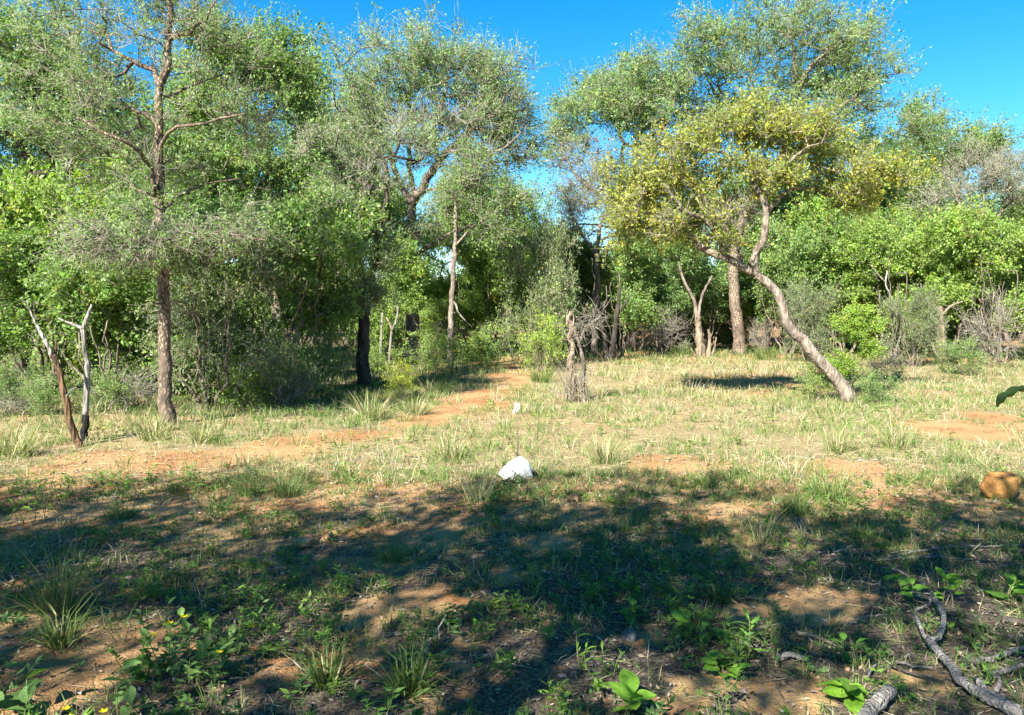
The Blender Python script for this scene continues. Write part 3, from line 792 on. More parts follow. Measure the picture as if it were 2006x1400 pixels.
WHITE = ((1, 1, 1), (0.86, 0.92, 0.9), (1.12, 1.06, 1.1), (0.95, 1.02, 0.8))
def neutral(c): return tuple(tuple(a * b for a, b in zip(c, w)) for w in WHITE)
BASE = (0.165, 0.258, 0.07)
BUSH = {
    "a": make_bush(31, 3.0, 1.6, 9, 260, 17, 0.072, 0.042, neutral(BASE)),
    "b": make_bush(32, 3.0, 1.7, 8, 250, 17, 0.074, 0.043, neutral(BASE), low=0.2),
    "c": make_bush(33, 2.6, 1.5, 10, 240, 16, 0.067, 0.038, neutral(BASE), twig_len=0.38),
    "d": make_bush(34, 3.2, 1.5, 7, 240, 17, 0.072, 0.042, neutral(BASE), low=0.3),
    "fine": make_bush(35, 2.6, 1.5, 10, 200, 15, 0.055, 0.025, neutral((0.15, 0.20, 0.085)), twig_n=5, twig_len=0.42),
    "dead": make_bush(36, 1.6, 1.0, 9, 80, 0, 0.05, 0.02, neutral(BASE), twig_n=5, twig_len=0.55, twig_r=0.0065, mat=M_BARK, rb=0.026, shape=0.8, ragged=True),
    "small": make_bush(37, 1.0, 0.6, 9, 75, 11, 0.05, 0.026, neutral(BASE), twig_len=0.34, twig_r=0.003, rb=0.012, shape=0.9, spread=0.6, ragged=True),
    "small2": make_bush(45, 1.0, 0.6, 11, 66, 10, 0.056, 0.024, neutral(BASE), twig_len=0.38, twig_r=0.003, rb=0.012, shape=0.9, spread=0.6, ragged=True),
}
BUSH["ta"] = make_bush(61, 4.8, 1.35, 6, 260, 16, 0.073, 0.042, neutral(BASE), low=0.12)
BUSH["tb"] = make_bush(62, 4.6, 1.5, 5, 260, 16, 0.075, 0.043, neutral(BASE), low=0.16)
BUSH["grove"] = make_bush(38, 8.0, 2.8, 3, 400, 15, 0.105, 0.054, neutral(BASE), twig_len=0.6, twig_r=0.008, rb=0.11, low=0.38)
BUSH["grove2"] = make_bush(39, 8.0, 2.6, 2, 380, 15, 0.105, 0.054, neutral(BASE), twig_len=0.6, twig_r=0.008, rb=0.12, low=0.30)
_bush_r = {k: v[0][0] for k, v in BUSH.items()}
_bush_h = {k: v[0][1] for k, v in BUSH.items()}
BUSH = {k: v[1:] for k, v in BUSH.items()}
_brng = random.Random(5)
def bush(kind, px, d, top, halfw, tint, label, name="bush", group="bushes round the clearing", cat="bush"):
    x = (px - CX) * d / F
    z = gz(x, d) if d < 60 else 0.0
    hgt = CH - (top - HY) * d / F - z
    if kind in "abcd" and hgt / (halfw * d / F) > 2.6: kind = _brng.choice(["ta", "tb"])
    sx = (halfw * d / F) / _bush_r[kind]
    sz = hgt / _bush_h[kind]
    if kind == 'small' and _brng.random() < 0.5: kind = 'small2'
    root = thing(name, (x, d, z - 0.02), label, cat, group, rz=_brng.uniform(0, 6.28))
    root.scale = (sx, sx, sz)
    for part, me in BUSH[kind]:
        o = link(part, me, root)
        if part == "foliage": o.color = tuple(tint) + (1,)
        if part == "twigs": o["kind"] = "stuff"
    return root

BR, MD, DK, YL, GY = (1.25, 1.2, 0.9), (0.98, 1.0, 1.0), (0.78, 0.84, 0.9), (1.7, 1.35, 0.8), (1.05, 1.05, 1.1)  # BR also brightens, by leaf colour, the bushes shaded by the domed tree
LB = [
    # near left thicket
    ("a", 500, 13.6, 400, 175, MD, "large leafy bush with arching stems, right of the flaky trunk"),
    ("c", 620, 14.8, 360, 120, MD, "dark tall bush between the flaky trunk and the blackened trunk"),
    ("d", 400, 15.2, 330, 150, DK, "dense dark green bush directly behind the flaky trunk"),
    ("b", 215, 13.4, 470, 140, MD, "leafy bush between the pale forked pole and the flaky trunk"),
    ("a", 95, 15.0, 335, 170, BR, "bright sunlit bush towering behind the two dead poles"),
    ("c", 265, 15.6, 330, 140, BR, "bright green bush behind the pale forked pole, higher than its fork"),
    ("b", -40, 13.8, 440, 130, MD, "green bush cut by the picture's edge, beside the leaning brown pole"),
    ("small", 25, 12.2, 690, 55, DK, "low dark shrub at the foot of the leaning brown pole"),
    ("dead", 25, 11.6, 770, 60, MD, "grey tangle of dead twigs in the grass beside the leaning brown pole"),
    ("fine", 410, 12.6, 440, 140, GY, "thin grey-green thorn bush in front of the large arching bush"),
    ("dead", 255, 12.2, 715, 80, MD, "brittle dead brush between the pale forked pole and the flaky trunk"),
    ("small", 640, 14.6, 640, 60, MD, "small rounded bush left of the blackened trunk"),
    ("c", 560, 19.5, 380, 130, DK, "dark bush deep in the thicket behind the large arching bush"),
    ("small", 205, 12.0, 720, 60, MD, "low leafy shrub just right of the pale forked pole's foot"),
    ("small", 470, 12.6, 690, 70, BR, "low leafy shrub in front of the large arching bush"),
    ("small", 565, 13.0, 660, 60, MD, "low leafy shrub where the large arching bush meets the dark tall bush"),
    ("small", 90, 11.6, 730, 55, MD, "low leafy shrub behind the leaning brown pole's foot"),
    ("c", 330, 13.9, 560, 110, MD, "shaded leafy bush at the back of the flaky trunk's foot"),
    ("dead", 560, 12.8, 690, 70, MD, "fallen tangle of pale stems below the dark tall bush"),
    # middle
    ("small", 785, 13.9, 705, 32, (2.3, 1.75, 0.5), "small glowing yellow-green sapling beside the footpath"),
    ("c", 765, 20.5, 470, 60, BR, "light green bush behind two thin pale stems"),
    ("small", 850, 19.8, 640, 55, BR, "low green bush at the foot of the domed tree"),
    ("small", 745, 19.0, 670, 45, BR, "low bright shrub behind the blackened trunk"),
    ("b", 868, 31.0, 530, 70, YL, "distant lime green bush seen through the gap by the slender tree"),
    ("d", 985, 27.0, 440, 95, BR, "tall green bush left of the twiggy dead stump"),  # light leaf tint stands in for sun that the crowns block here
    ("a", 1075, 28.5, 440, 90, BR, "tall bush behind the bright sapling at the dead stump"),  # leaf colour lightened to offset the shade of the domed crown
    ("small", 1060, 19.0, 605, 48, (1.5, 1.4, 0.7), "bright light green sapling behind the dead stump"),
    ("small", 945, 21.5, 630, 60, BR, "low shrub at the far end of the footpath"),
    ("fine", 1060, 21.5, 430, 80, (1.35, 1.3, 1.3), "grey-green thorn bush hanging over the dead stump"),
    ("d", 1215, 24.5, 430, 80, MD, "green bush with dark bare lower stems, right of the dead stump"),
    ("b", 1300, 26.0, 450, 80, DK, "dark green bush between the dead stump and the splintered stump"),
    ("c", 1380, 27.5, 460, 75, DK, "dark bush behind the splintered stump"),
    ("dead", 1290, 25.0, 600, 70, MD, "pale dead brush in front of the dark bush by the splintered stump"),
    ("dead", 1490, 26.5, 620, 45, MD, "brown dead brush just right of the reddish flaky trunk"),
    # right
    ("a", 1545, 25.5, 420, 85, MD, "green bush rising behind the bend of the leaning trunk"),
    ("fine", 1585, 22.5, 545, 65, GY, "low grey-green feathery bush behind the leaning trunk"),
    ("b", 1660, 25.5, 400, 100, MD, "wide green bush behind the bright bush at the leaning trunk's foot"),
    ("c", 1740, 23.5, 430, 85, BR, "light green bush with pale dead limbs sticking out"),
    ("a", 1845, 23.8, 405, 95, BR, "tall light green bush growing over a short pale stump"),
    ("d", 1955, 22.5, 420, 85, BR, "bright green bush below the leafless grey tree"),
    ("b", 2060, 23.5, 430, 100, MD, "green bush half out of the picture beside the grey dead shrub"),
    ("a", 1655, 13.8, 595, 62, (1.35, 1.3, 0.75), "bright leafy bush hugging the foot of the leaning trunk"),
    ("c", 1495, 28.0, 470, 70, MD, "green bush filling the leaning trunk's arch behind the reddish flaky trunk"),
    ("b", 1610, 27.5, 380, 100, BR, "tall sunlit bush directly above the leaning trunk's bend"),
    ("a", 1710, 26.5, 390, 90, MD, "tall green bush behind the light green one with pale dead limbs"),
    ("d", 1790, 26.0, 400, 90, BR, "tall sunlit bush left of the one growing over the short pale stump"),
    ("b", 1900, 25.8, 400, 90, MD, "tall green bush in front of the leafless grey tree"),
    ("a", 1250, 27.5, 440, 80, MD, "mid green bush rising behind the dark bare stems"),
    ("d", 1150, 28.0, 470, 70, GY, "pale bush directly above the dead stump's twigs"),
    ("c", 920, 29.0, 470, 70, BR, "bush just right of the slender pale tree, leaves tinted lighter against crown shade"),
    ("d", 1020, 30.0, 440, 80, BR, "green bush above the bright sapling, left of the dead stump"),  # brightness put into the leaf tint, this spot lies in tree shade
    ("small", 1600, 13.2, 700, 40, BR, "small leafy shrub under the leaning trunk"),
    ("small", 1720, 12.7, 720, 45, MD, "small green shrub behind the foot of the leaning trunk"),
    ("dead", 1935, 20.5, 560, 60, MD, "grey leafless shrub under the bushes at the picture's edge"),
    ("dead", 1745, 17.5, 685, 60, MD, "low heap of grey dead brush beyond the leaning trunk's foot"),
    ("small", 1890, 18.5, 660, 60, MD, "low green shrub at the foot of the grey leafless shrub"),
    ("fine", 1790, 21.0, 560, 60, GY, "thin grey-green bush left of the short pale stump"),
]
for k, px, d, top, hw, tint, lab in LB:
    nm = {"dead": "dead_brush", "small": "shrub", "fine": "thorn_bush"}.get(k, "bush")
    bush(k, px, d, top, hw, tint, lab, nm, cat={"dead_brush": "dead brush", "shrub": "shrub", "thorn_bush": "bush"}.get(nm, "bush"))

# the far wood beyond the clearing
far = []
_f = random.Random(9)
for i, px in enumerate(range(-620, 2600, 105)):
    d = _f.uniform(34, 46)
    top = _f.uniform(470, 535)
    if 1040 < px < 1300: top = _f.uniform(520, 550)
    far.append((_f.choice("abcd"), px + _f.uniform(-30, 30), d, top, _f.uniform(80, 110), _f.choice([MD, DK, BR])))
for i, px in enumerate(range(-650, 2650, 150)):
    d = _f.uniform(52, 66)
    far.append((_f.choice("abcd"), px, d, _f.uniform(520, 550), 120, _f.choice([MD, DK])))
for k, px, d, top, hw, tint in far:
    bush(k, px, d, top, hw, tint, "distant green bush glimpsed between the nearer bushes and trunks", "distant_bush", "distant bushes beyond the clearing")
for k, px, d, top, hw, tint, lab in [
    ("c", 1130, 29.0, 585, 70, MD, "low bush behind the dead stump's broken top"), ("a", 1250, 29.5, 575, 80, DK, "low shady bush under the dark bare stems"),
    ("c", 1340, 30.0, 570, 80, MD, "low bush in the gap left of the splintered stump"), ("a", 1440, 29.0, 570, 80, DK, "low shady bush behind the reddish flaky trunk"),
    ("b", 1520, 30.0, 560, 80, MD, "low bush in the gap right of the reddish flaky trunk"), ("c", 1620, 29.0, 550, 80, MD, "low bush behind the feathery grey-green one"),
    ("a", 700, 26.0, 580, 80, MD, "low bush far behind the blackened trunk"), ("c", 830, 28.0, 585, 70, BR, "low bush in the gap left of the slender pale tree"),
    ("b", 940, 32.0, 560, 80, BR, "low bush past the end of the footpath"), ("a", 1790, 27.5, 540, 90, MD, "low bush between the light green bushes"), ("c", 1900, 27.5, 540, 90, MD, "low bush behind the short pale stump")]:
    bush(k, px, d, top, hw, tint, lab)
# taller trees further back and outside the picture's edges
for k, px, d, top, hw, tint, lab in [
    ("grove", -190, 18.0, 60, 190, MD, "tall leafy tree just outside the picture beyond the dark limbed tree"),
    ("grove2", 2170, 24.0, 240, 160, MD, "leafy tree just outside the picture beside the leafless grey tree"),
    ("grove2", 640, 25.0, 112, 95, BR, "green tree crown showing between the rounded crown and the domed tree"),
    ("grove", 215, 22.0, 150, 170, MD, "green tree filling the gap left of the thorn tree's trunk"),
    ("grove2", 400, 24.0, 210, 150, MD, "green tree behind the lower crown of the thorn tree"),
    ("grove", 60, 25.0, 330, 170, MD, "lower green tree behind the bright bush and dark crooked limb"),
    ("grove", 560, 27.0, 330, 130, MD, "green tree deep behind the blackened trunk"),
    ("grove2", 700, 30.0, 300, 120, MD, "green tree deep behind the domed tree's left limbs"),
    ("grove", 880, 33.0, 350, 110, BR, "tree deep behind the slender pale tree, leaves tinted lighter against crown shade"),
    ("grove2", 1010, 30.0, 360, 90, MD, "pale green tree right of the slender pale tree, under the domed crown"),
    ("grove", 1360, 33.0, 330, 120, MD, "green tree deep behind the leaning tree's left branches"),
    ("grove2", 1520, 32.0, 300, 120, MD, "green tree directly behind the yellow-green crown"),
    ("grove", 1680, 31.0, 290, 120, MD, "green tree behind the right end of the yellow-green crown"),
    ("grove2", 1790, 36.0, 300, 110, MD, "distant green tree left of the leafless grey tree"),
    ("grove", 1990, 34.0, 330, 120, MD, "distant green tree behind the leafless grey tree")]:
    bush(k, px, d, top, hw, tint, lab, "grove_tree", "trees around the clearing", "tree")

# ------------------------------------------------------------------ shade trees behind the camera (their shadow covers the near ground)
def shade_tree(seed, base, crown_c, crown_r, n, leaves, label, extra=()):
    sk = Skel(seed)
    b = np.array([base[0], base[1], gz(*base) - 0.05])
    c = np.array(crown_c, float)
    sk.path([b, b * 0.6 + c * 0.4 - np.array([0, 0, 0.3]), b * 0.25 + c * 0.75 - np.array([0, 0, 0.4])], -1, 0.15, 0.08, step=0.3, jit=0.04)
    tg = ell(sk.rng, n, c, crown_r, 0.62)
    for e in extra: tg = np.vstack([tg, ell(sk.rng, e[2], e[0], e[1], 0.5)])
    n0 = len(sk.P)
    sk.grow(tg, step=0.35, wander=0.15)
    sk.radii(0.15, 0.007)
    gw, gl, gt = Geo(), Geo(), Geo()
    sk.wood(gw)
    foliage(sk, gl, gt, c - np.array([0, 0, .6]), sk.tips, np.array(sk.P), twig_n=5, twig_len=0.42, twig_r=0.005, leaves=leaves, L=0.09, Wd=0.05, cols=GREEN_MID, up=0.1, upn=1.0)
    return assemble("shade_tree", b, sk, {"trunk": gw, "twigs": gt, "crown": gl}, {"trunk": M_BARK, "twigs": M_TWIG, "crown": M_LEAF}, label, "tree", "trees behind the viewpoint")
shade_tree(51, (-7.5, -2.8), (-6.6, -0.35, 5.0), (2.5, 2.6, 0.9), 310, 10, "tree behind the viewpoint whose shade covers the near grass tussock")
shade_tree(52, (-2.6, -3.0), (-2.7, -0.42, 4.9), (2.6, 2.6, 0.9), 350, 10, "tree behind the viewpoint whose shade covers the middle of the near ground")
st3 = shade_tree(53, (2.4, -2.2), (1.6, -0.55, 4.9), (3.0, 2.5, 0.9), 370, 10, "tree beside the viewpoint with one lobed leaf hanging into view at the picture's edge")

# ------------------------------------------------------------------ grass
def blades(geo, X, Y, n, h, spread, w, col_fn, lean=0.55, rng=None, tipcol=1.0, droop=0.35):
    """n blades for each tuft at X,Y"""
    m = len(X)
    if m == 0: return
    h = np.broadcast_to(h, (m,)); w = np.broadcast_to(w, (m,))
    bx = np.repeat(X, n); by = np.repeat(Y, n); hh = np.repeat(h, n) * rng.uniform(0.45, 1.15, m * n); ww = np.repeat(w, n)
    sp = np.repeat(np.broadcast_to(spread, (m,)), n)
    a = rng.uniform(0, 6.283, m * n); q = rng.uniform(0, 1, m * n) ** 0.6 * sp
    ox, oy = np.cos(a) * q, np.sin(a) * q
    x, y = bx + ox, by + oy
    z = gh(x, y) - 0.004
    az = a + rng.normal(0, 0.7, m * n)
    ln = np.abs(rng.normal(0, lean, m * n)) + 0.1
    dirh = np.stack([np.cos(az), np.sin(az), np.zeros_like(az)], -1)
    B = np.stack([x, y, z], -1)
    up = np.array([0, 0, 1.0])
    c, s = np.cos(ln)[:, None], np.sin(ln)[:, None]
    d1 = up * c + dirh * s
    ln2 = np.clip(ln + np.abs(rng.normal(droop, 0.35, m * n)), 0, 2.2)
    d2 = up * np.cos(ln2)[:, None] + dirh * np.sin(ln2)[:, None]
    Mi = B + d1 * hh[:, None] * 0.55
    E = Mi + d2 * hh[:, None] * 0.5
    E[:, 2] = np.maximum(E[:, 2], z + 0.004)
    ra = rng.uniform(0, 6.283, m * n)
    side = np.stack([np.cos(ra), np.sin(ra), np.zeros_like(ra)], -1)
    side = nrm(side - d1 * np.sum(side * d1, 1, keepdims=True))
    hw = ww[:, None] * 0.5 * rng.uniform(0.7, 1.3, (m * n, 1))
    V = np.stack([B - side * hw, B + side * hw, Mi + side * hw * 0.8, Mi - side * hw * 0.8, E], 1).reshape(-1, 3)
    b = (np.arange(m * n) * 5)[:, None]
    Q = b + np.array([[0, 1, 2, 3]]); T = b + np.array([[3, 2, 4]])
    C = np.repeat(col_fn(m, n, rng), 5, 0)
    geo.add(V, Q, T, C)

G_GREEN = np.array([(0.065, 0.123, 0.020), (0.084, 0.143, 0.029), (0.055, 0.107, 0.026), (0.104, 0.156, 0.039)])
G_PALE = np.array([(0.182, 0.221, 0.077), (0.143, 0.202, 0.059), (0.215, 0.240, 0.110)])
G_STRAW = np.array([(0.337, 0.286, 0.156), (0.390, 0.337, 0.208), (0.286, 0.227, 0.117), (0.363, 0.325, 0.234)])
def cf(pal, var=0.2, mixpal=None, frac=0.0):
    pal = np.asarray(pal)
    def f(m, n, rng):
        c = np.repeat(pal[rng.randint(0, len(pal), m)], n, 0)
        if mixpal is not None:
            k = rng.uniform(0, 1, m * n) < frac
            c[k] = np.asarray(mixpal)[rng.randint(0, len(mixpal), k.sum())]
        return c * rng.uniform(1 - var, 1 + var, (m * n, 1))
    return f

def scatter(rng, n, y0, y1, margin=1.5):
    """random ground points inside the view wedge, even per area"""
    y = np.sqrt(rng.uniform(y0 ** 2, y1 ** 2, n))
    hw = 0.66 * y + margin
    x = rng.uniform(-1, 1, n) * hw
    return x, y

rng = np.random.RandomState(101)
g_short, g_straw = Geo(), Geo()
# clearing, pale grass and straw
def field(n, y0, y1, keep, geo, nb, h, sp, w, colf, **k):
    x, y = scatter(rng, n, y0, y1)
    p = keep(x, y)
    s = rng.uniform(0, 1, n) < p
    x, y = x[s], y[s]
    hs = h * rng.uniform(0.6, 1.3, len(x)) if np.isscalar(h) else h
    blades(geo, x, y, nb, hs, sp, w + 0.00035 * y, colf, rng=rng, **k)
def open_k(x, y):
    b, l, s = cover(x, y)
    return np.clip(1 - b * 1.15, 0.07, 1)
def k_straw(x, y): return open_k(x, y) * np.clip(fbm(x, y, 1.6, 61) * 2.4 - 0.55, 0.05, 1) * np.clip((27 - y) / 5, 0.15, 1)
def k_green(x, y): return np.maximum(open_k(x, y), 0.02) * np.clip(fbm(x, y, 1.1, 63) * 3.2 - 1.0, 0.06, 1)
def k_shade(x, y): return np.maximum(open_k(x, y), 0.04) * np.clip(fbm(x, y, 0.6, 65) * 3.4 - 0.95, 0.12, 1)
field(4200, 7.0, 16, k_straw, g_straw, 13, 0.15, 0.09, 0.0022, cf(G_STRAW, 0.2, G_PALE, 0.3), lean=0.9)
field(3600, 16, 28, k_straw, g_straw, 8, 0.2, 0.14, 0.003, cf(G_STRAW, 0.2, G_PALE, 0.4), lean=0.8)
field(7600, 7.0, 16, k_green, g_short, 10, 0.14, 0.07, 0.003, cf(np.vstack([G_PALE, G_GREEN * 1.2, G_GREEN * 1.4]), 0.25, G_STRAW, 0.14), lean=0.7)
field(5200, 16, 30, k_green, g_short, 8, 0.22, 0.14, 0.006, cf(np.vstack([G_PALE, G_GREEN]), 0.2, G_STRAW, 0.15), lean=0.6)
field(2600, 22, 34, lambda x, y: 0.55 + 0 * x, g_short, 6, 0.3, 0.16, 0.006, cf(G_GREEN, 0.25, G_STRAW, 0.1), lean=0.6)
field(900, 7.2, 20, lambda x, y: np.maximum(open_k(x, y), .1) * np.clip(fbm(x, y, 1.6, 67) * 4 - 2.0, 0, 1), g_short, 22, 0.24, 0.12, 0.0035, cf(np.vstack([G_GREEN * 1.25, G_PALE]), 0.25, G_STRAW, 0.2), lean=0.5)
field(700, 7.2, 20, lambda x, y: open_k(x, y) * np.clip(fbm(x, y, 1.3, 69) * 4 - 2.0, 0, 1), g_straw, 16, 0.30, 0.10, 0.0025, cf(G_STRAW, 0.25, G_PALE, 0.2), lean=0.35)
# under the left trees
field(3000, 10, 20, lambda x, y: (x < -1.2) * open_k(x, y) * 0.6, g_short, 11, 0.2, 0.10, 0.004, cf(G_GREEN * 0.9, 0.25, G_STRAW, 0.12), lean=0.6)
# near shaded ground
field(8200, 2.6, 7.6, k_shade, g_short, 10, 0.095, 0.055, 0.0026, cf(np.vstack([G_GREEN, G_GREEN * 1.25]), 0.25, G_STRAW, 0.12), lean=0.75)
field(1500, 2.6, 7.6, lambda x, y: open_k(x, y) * 0.5, g_straw, 6, 0.10, 0.09, 0.0022, cf(G_STRAW * 0.8, 0.25), lean=1.2)
tag(link("short_grass", g_short.mesh("short_grass", M_GRASS)), "short green grass growing across the clearing", "grass", None, "stuff")
tag(link("dry_grass", g_straw.mesh("dry_grass", M_GRASS)), "pale dry straw grass across the clearing", "grass", None, "stuff")

# lying straw, twigs and dead leaves
g_lit = Geo()
def lying(n, y0, y1, keep, Lr, w, pal):
    x, y = scatter(rng, n, y0, y1)
    s = rng.uniform(0, 1, n) < keep(x, y)
    x, y = x[s], y[s]
    k = len(x)
    a = rng.uniform(0, 6.283, k)
    L = rng.uniform(*Lr, k)
    dx, dy = np.cos(a), np.sin(a)
    z0 = gh(x, y) + 0.004 + rng.uniform(0, 0.012, k)
    z1 = gh(x + dx * L, y + dy * L) + 0.004 + rng.uniform(0, 0.02, k)
    P = np.stack([x, y, z0], -1); E = np.stack([x + dx * L, y + dy * L, z1], -1)
    D = E - P; LL = np.linalg.norm(D, axis=1); D = D / LL[:, None]
    N = nrm(np.array([0, 0, 1.0]) + rng.normal(0, 0.35, (k, 3)))
    C = np.asarray(pal)[rng.randint(0, len(pal), k)] * rng.uniform(0.7, 1.25, (k, 1))
    leaf_quads(g_lit, P, D, N, LL, w * (0.7 + 0.6 * rng.uniform(0, 1, k)) * (0.6 + y * 0.08), C)
P_LIT = [(0.240, 0.176, 0.120), (0.160, 0.120, 0.088), (0.320, 0.248, 0.176), (0.096, 0.072, 0.056), (0.264, 0.224, 0.200)]
lying(30000, 2.5, 8.5, lambda x, y: 0.30 + 0.8 * cover(x, y)[1], (0.015, 0.05), 0.014, P_LIT)
lying(16000, 2.5, 9, lambda x, y: 0.7 * (1 - cover(x, y)[0] * 0.8), (0.05, 0.22), 0.004, G_STRAW * 0.85)
lying(26000, 7, 24, lambda x, y: 0.9 * (1 - cover(x, y)[0] * 0.8), (0.06, 0.26), 0.005, G_STRAW)
lying(5000, 2.5, 20, lambda x, y: 0.5 + 0 * x, (0.008, 0.02), 0.012, [(0.33, 0.15, 0.06), (0.45, 0.25, 0.12), (0.2, 0.1, 0.06)])
tag(link("litter", g_lit.mesh("litter", M_LITTER)), "dead leaves, straw and twig bits strewn over the soil", "litter", None, "stuff")

g_peb = Geo()
xp, yp = scatter(rng, 2600, 2.5, 11)
kp = rng.uniform(0, 1, len(xp)) < 0.25 + 0.75 * cover(xp, yp)[0]
xp, yp = xp[kp], yp[kp]
rp = 0.003 + 0.010 * rng.uniform(0, 1, len(xp)) ** 3
octa = np.array([(1, 0, 0), (-1, 0, 0), (0, 1, 0), (0, -1, 0), (0, 0, 1), (0, 0, -1)], float)
Vp = octa[None] * rp[:, None, None] * rng.uniform(0.6, 1.3, (len(xp), 6, 1)) + np.stack([xp, yp, gh(xp, yp) + rp * 0.4], -1)[:, None, :]
fo = np.array([(0, 2, 4), (2, 1, 4), (1, 3, 4), (3, 0, 4), (2, 0, 5), (1, 2, 5), (3, 1, 5), (0, 3, 5)])
cp = np.array([(0.26, 0.13, 0.06), (0.32, 0.20, 0.11), (0.18, 0.13, 0.10), (0.36, 0.28, 0.2)])[rng.randint(0, 4, len(xp))]
g_peb.add(Vp.reshape(-1, 3), None, ((np.arange(len(xp)) * 6)[:, None, None] + fo[None]).reshape(-1, 3), np.repeat(cp, 6, 0))
tag(link("pebbles", g_peb.mesh("pebbles", M_LITTER)), "reddish pebbles and soil crumbs scattered over bare ground", "pebbles", None, "stuff")

# small leafy weeds in the shade and over the clearing
g_forb = Geo(); g_fst = Geo()
def forbs(n, y0, y1, keep, hr, nleaf, L, Wd, pal):
    x, y = scatter(rng, n, y0, y1)
    s = rng.uniform(0, 1, n) < keep(x, y)
    x, y = x[s], y[s]; k = len(x)
    if not k: return
    ns = 3
    bx = np.repeat(x, ns); by = np.repeat(y, ns)
    h = rng.uniform(hr[0], hr[1], k * ns)
    B = np.stack([bx, by, gh(bx, by)], -1)
    d = nrm(rng.normal(0, 0.55, (k * ns, 3)) * np.array([1, 1, 0]) + np.array([0, 0, 0.8]))
    Mi = B + d * h[:, None] * 0.5 + rng.normal(0, 0.01, (k * ns, 3)); E = B + d * h[:, None] + rng.normal(0, 0.015, (k * ns, 3))
    twig_tubes(g_fst, B, Mi, E, 0.0016, (0.16, 0.20, 0.07))
    nl = nleaf
    A = np.repeat(B, nl, 0); EE = np.repeat(E, nl, 0)
    q = k * ns * nl
    t = rng.uniform(0.3, 1.05, (q, 1))
    P = A + (EE - A) * t
    az = rng.uniform(0, 6.283, q)
    D = nrm(np.stack([np.cos(az), np.sin(az), rng.uniform(-0.2, 0.7, q)], -1))
    N = nrm(np.array([0, 0, 1.0]) + rng.normal(0, 0.4, (q, 3)) - D * 0.3)
    C = np.repeat(np.asarray(pal)[rng.randint(0, len(pal), k)], ns * nl, 0) * rng.uniform(0.75, 1.25, (q, 1))
    sz = rng.uniform(0.6, 1.3, q)
    leaf_quads(g_forb, P, D, N, L * sz, Wd * sz, C)
FB = [(0.12, 0.21, 0.04), (0.075, 0.165, 0.032), (0.14, 0.25, 0.045), (0.09, 0.17, 0.055)]
forbs(1800, 2.6, 7.4, lambda x, y: np.maximum(open_k(x, y), 0.03) * np.clip(fbm(x, y, 0.7, 71) * 3.4 - 1.3, 0.05, 1), (0.04, 0.12), 9, 0.028, 0.013, FB)
forbs(450, 2.6, 4.6, lambda x, y: np.maximum(open_k(x, y), 0.05) * np.clip(fbm(x, y, 0.5, 73) * 3.4 - 1.1, 0.05, 1) * (x < 1.2), (0.06, 0.16), 12, 0.045, 0.014, FB)
forbs(700, 7, 15, lambda x, y: np.maximum(open_k(x, y), 0.05) * np.clip(fbm(x, y, 0.9, 75) * 3 - 1.1, 0.03, 1), (0.08, 0.2), 8, 0.045, 0.018, [(0.15, 0.24, 0.05), (0.19, 0.28, 0.07), (0.13, 0.22, 0.05)])
weeds = tag(link("weeds", g_forb.mesh("weeds", M_BROAD)), "small leafy weeds scattered over the ground", "weeds", None, "stuff")
link("stems", g_fst.mesh("weed_stems", M_GRASS), weeds)

# grass tussocks that stand out one by one
def tussock_mesh(seed, n, h, sp, w, pal, mixpal, frac, lean, droop):
    r = np.random.RandomState(seed)
    g = Geo()
    # built at the origin, local heights flattened
    X = np.zeros(1); Y = np.zeros(1)
    gg = Geo()
    blades(gg, X, Y, n, h, sp, w, cf(pal, 0.25, mixpal, frac), lean=lean, rng=r, droop=droop)
    V = np.concatenate(gg.V)
    base = np.repeat(V.reshape(-1, 5, 3)[:, :2, 2].mean(1), 5)
    V[:, 2] -= base
    gg.V = [V]
    return gg.mesh("tussock", M_GRASS)
TUS = {
    "dry": tussock_mesh(1, 170, 0.55, 0.11, 0.006, G_STRAW * 0.75, G_GREEN, 0.45, 0.55, 0.5),
    "green": tussock_mesh(2, 190, 0.32, 0.13, 0.006, G_GREEN, G_PALE, 0.2, 0.6, 0.5),
    "thin": tussock_mesh(3, 70, 0.45, 0.09, 0.005, G_PALE * 0.8, G_STRAW, 0.3, 0.3, 0.2),
    "pale": tussock_mesh(4, 180, 0.40, 0.16, 0.008, G_PALE, G_STRAW, 0.35, 0.5, 0.4),
    "arch": tussock_mesh(5, 130, 0.36, 0.07, 0.008, G_GREEN * 0.85, G_STRAW, 0.06, 0.7, 0.9),
}
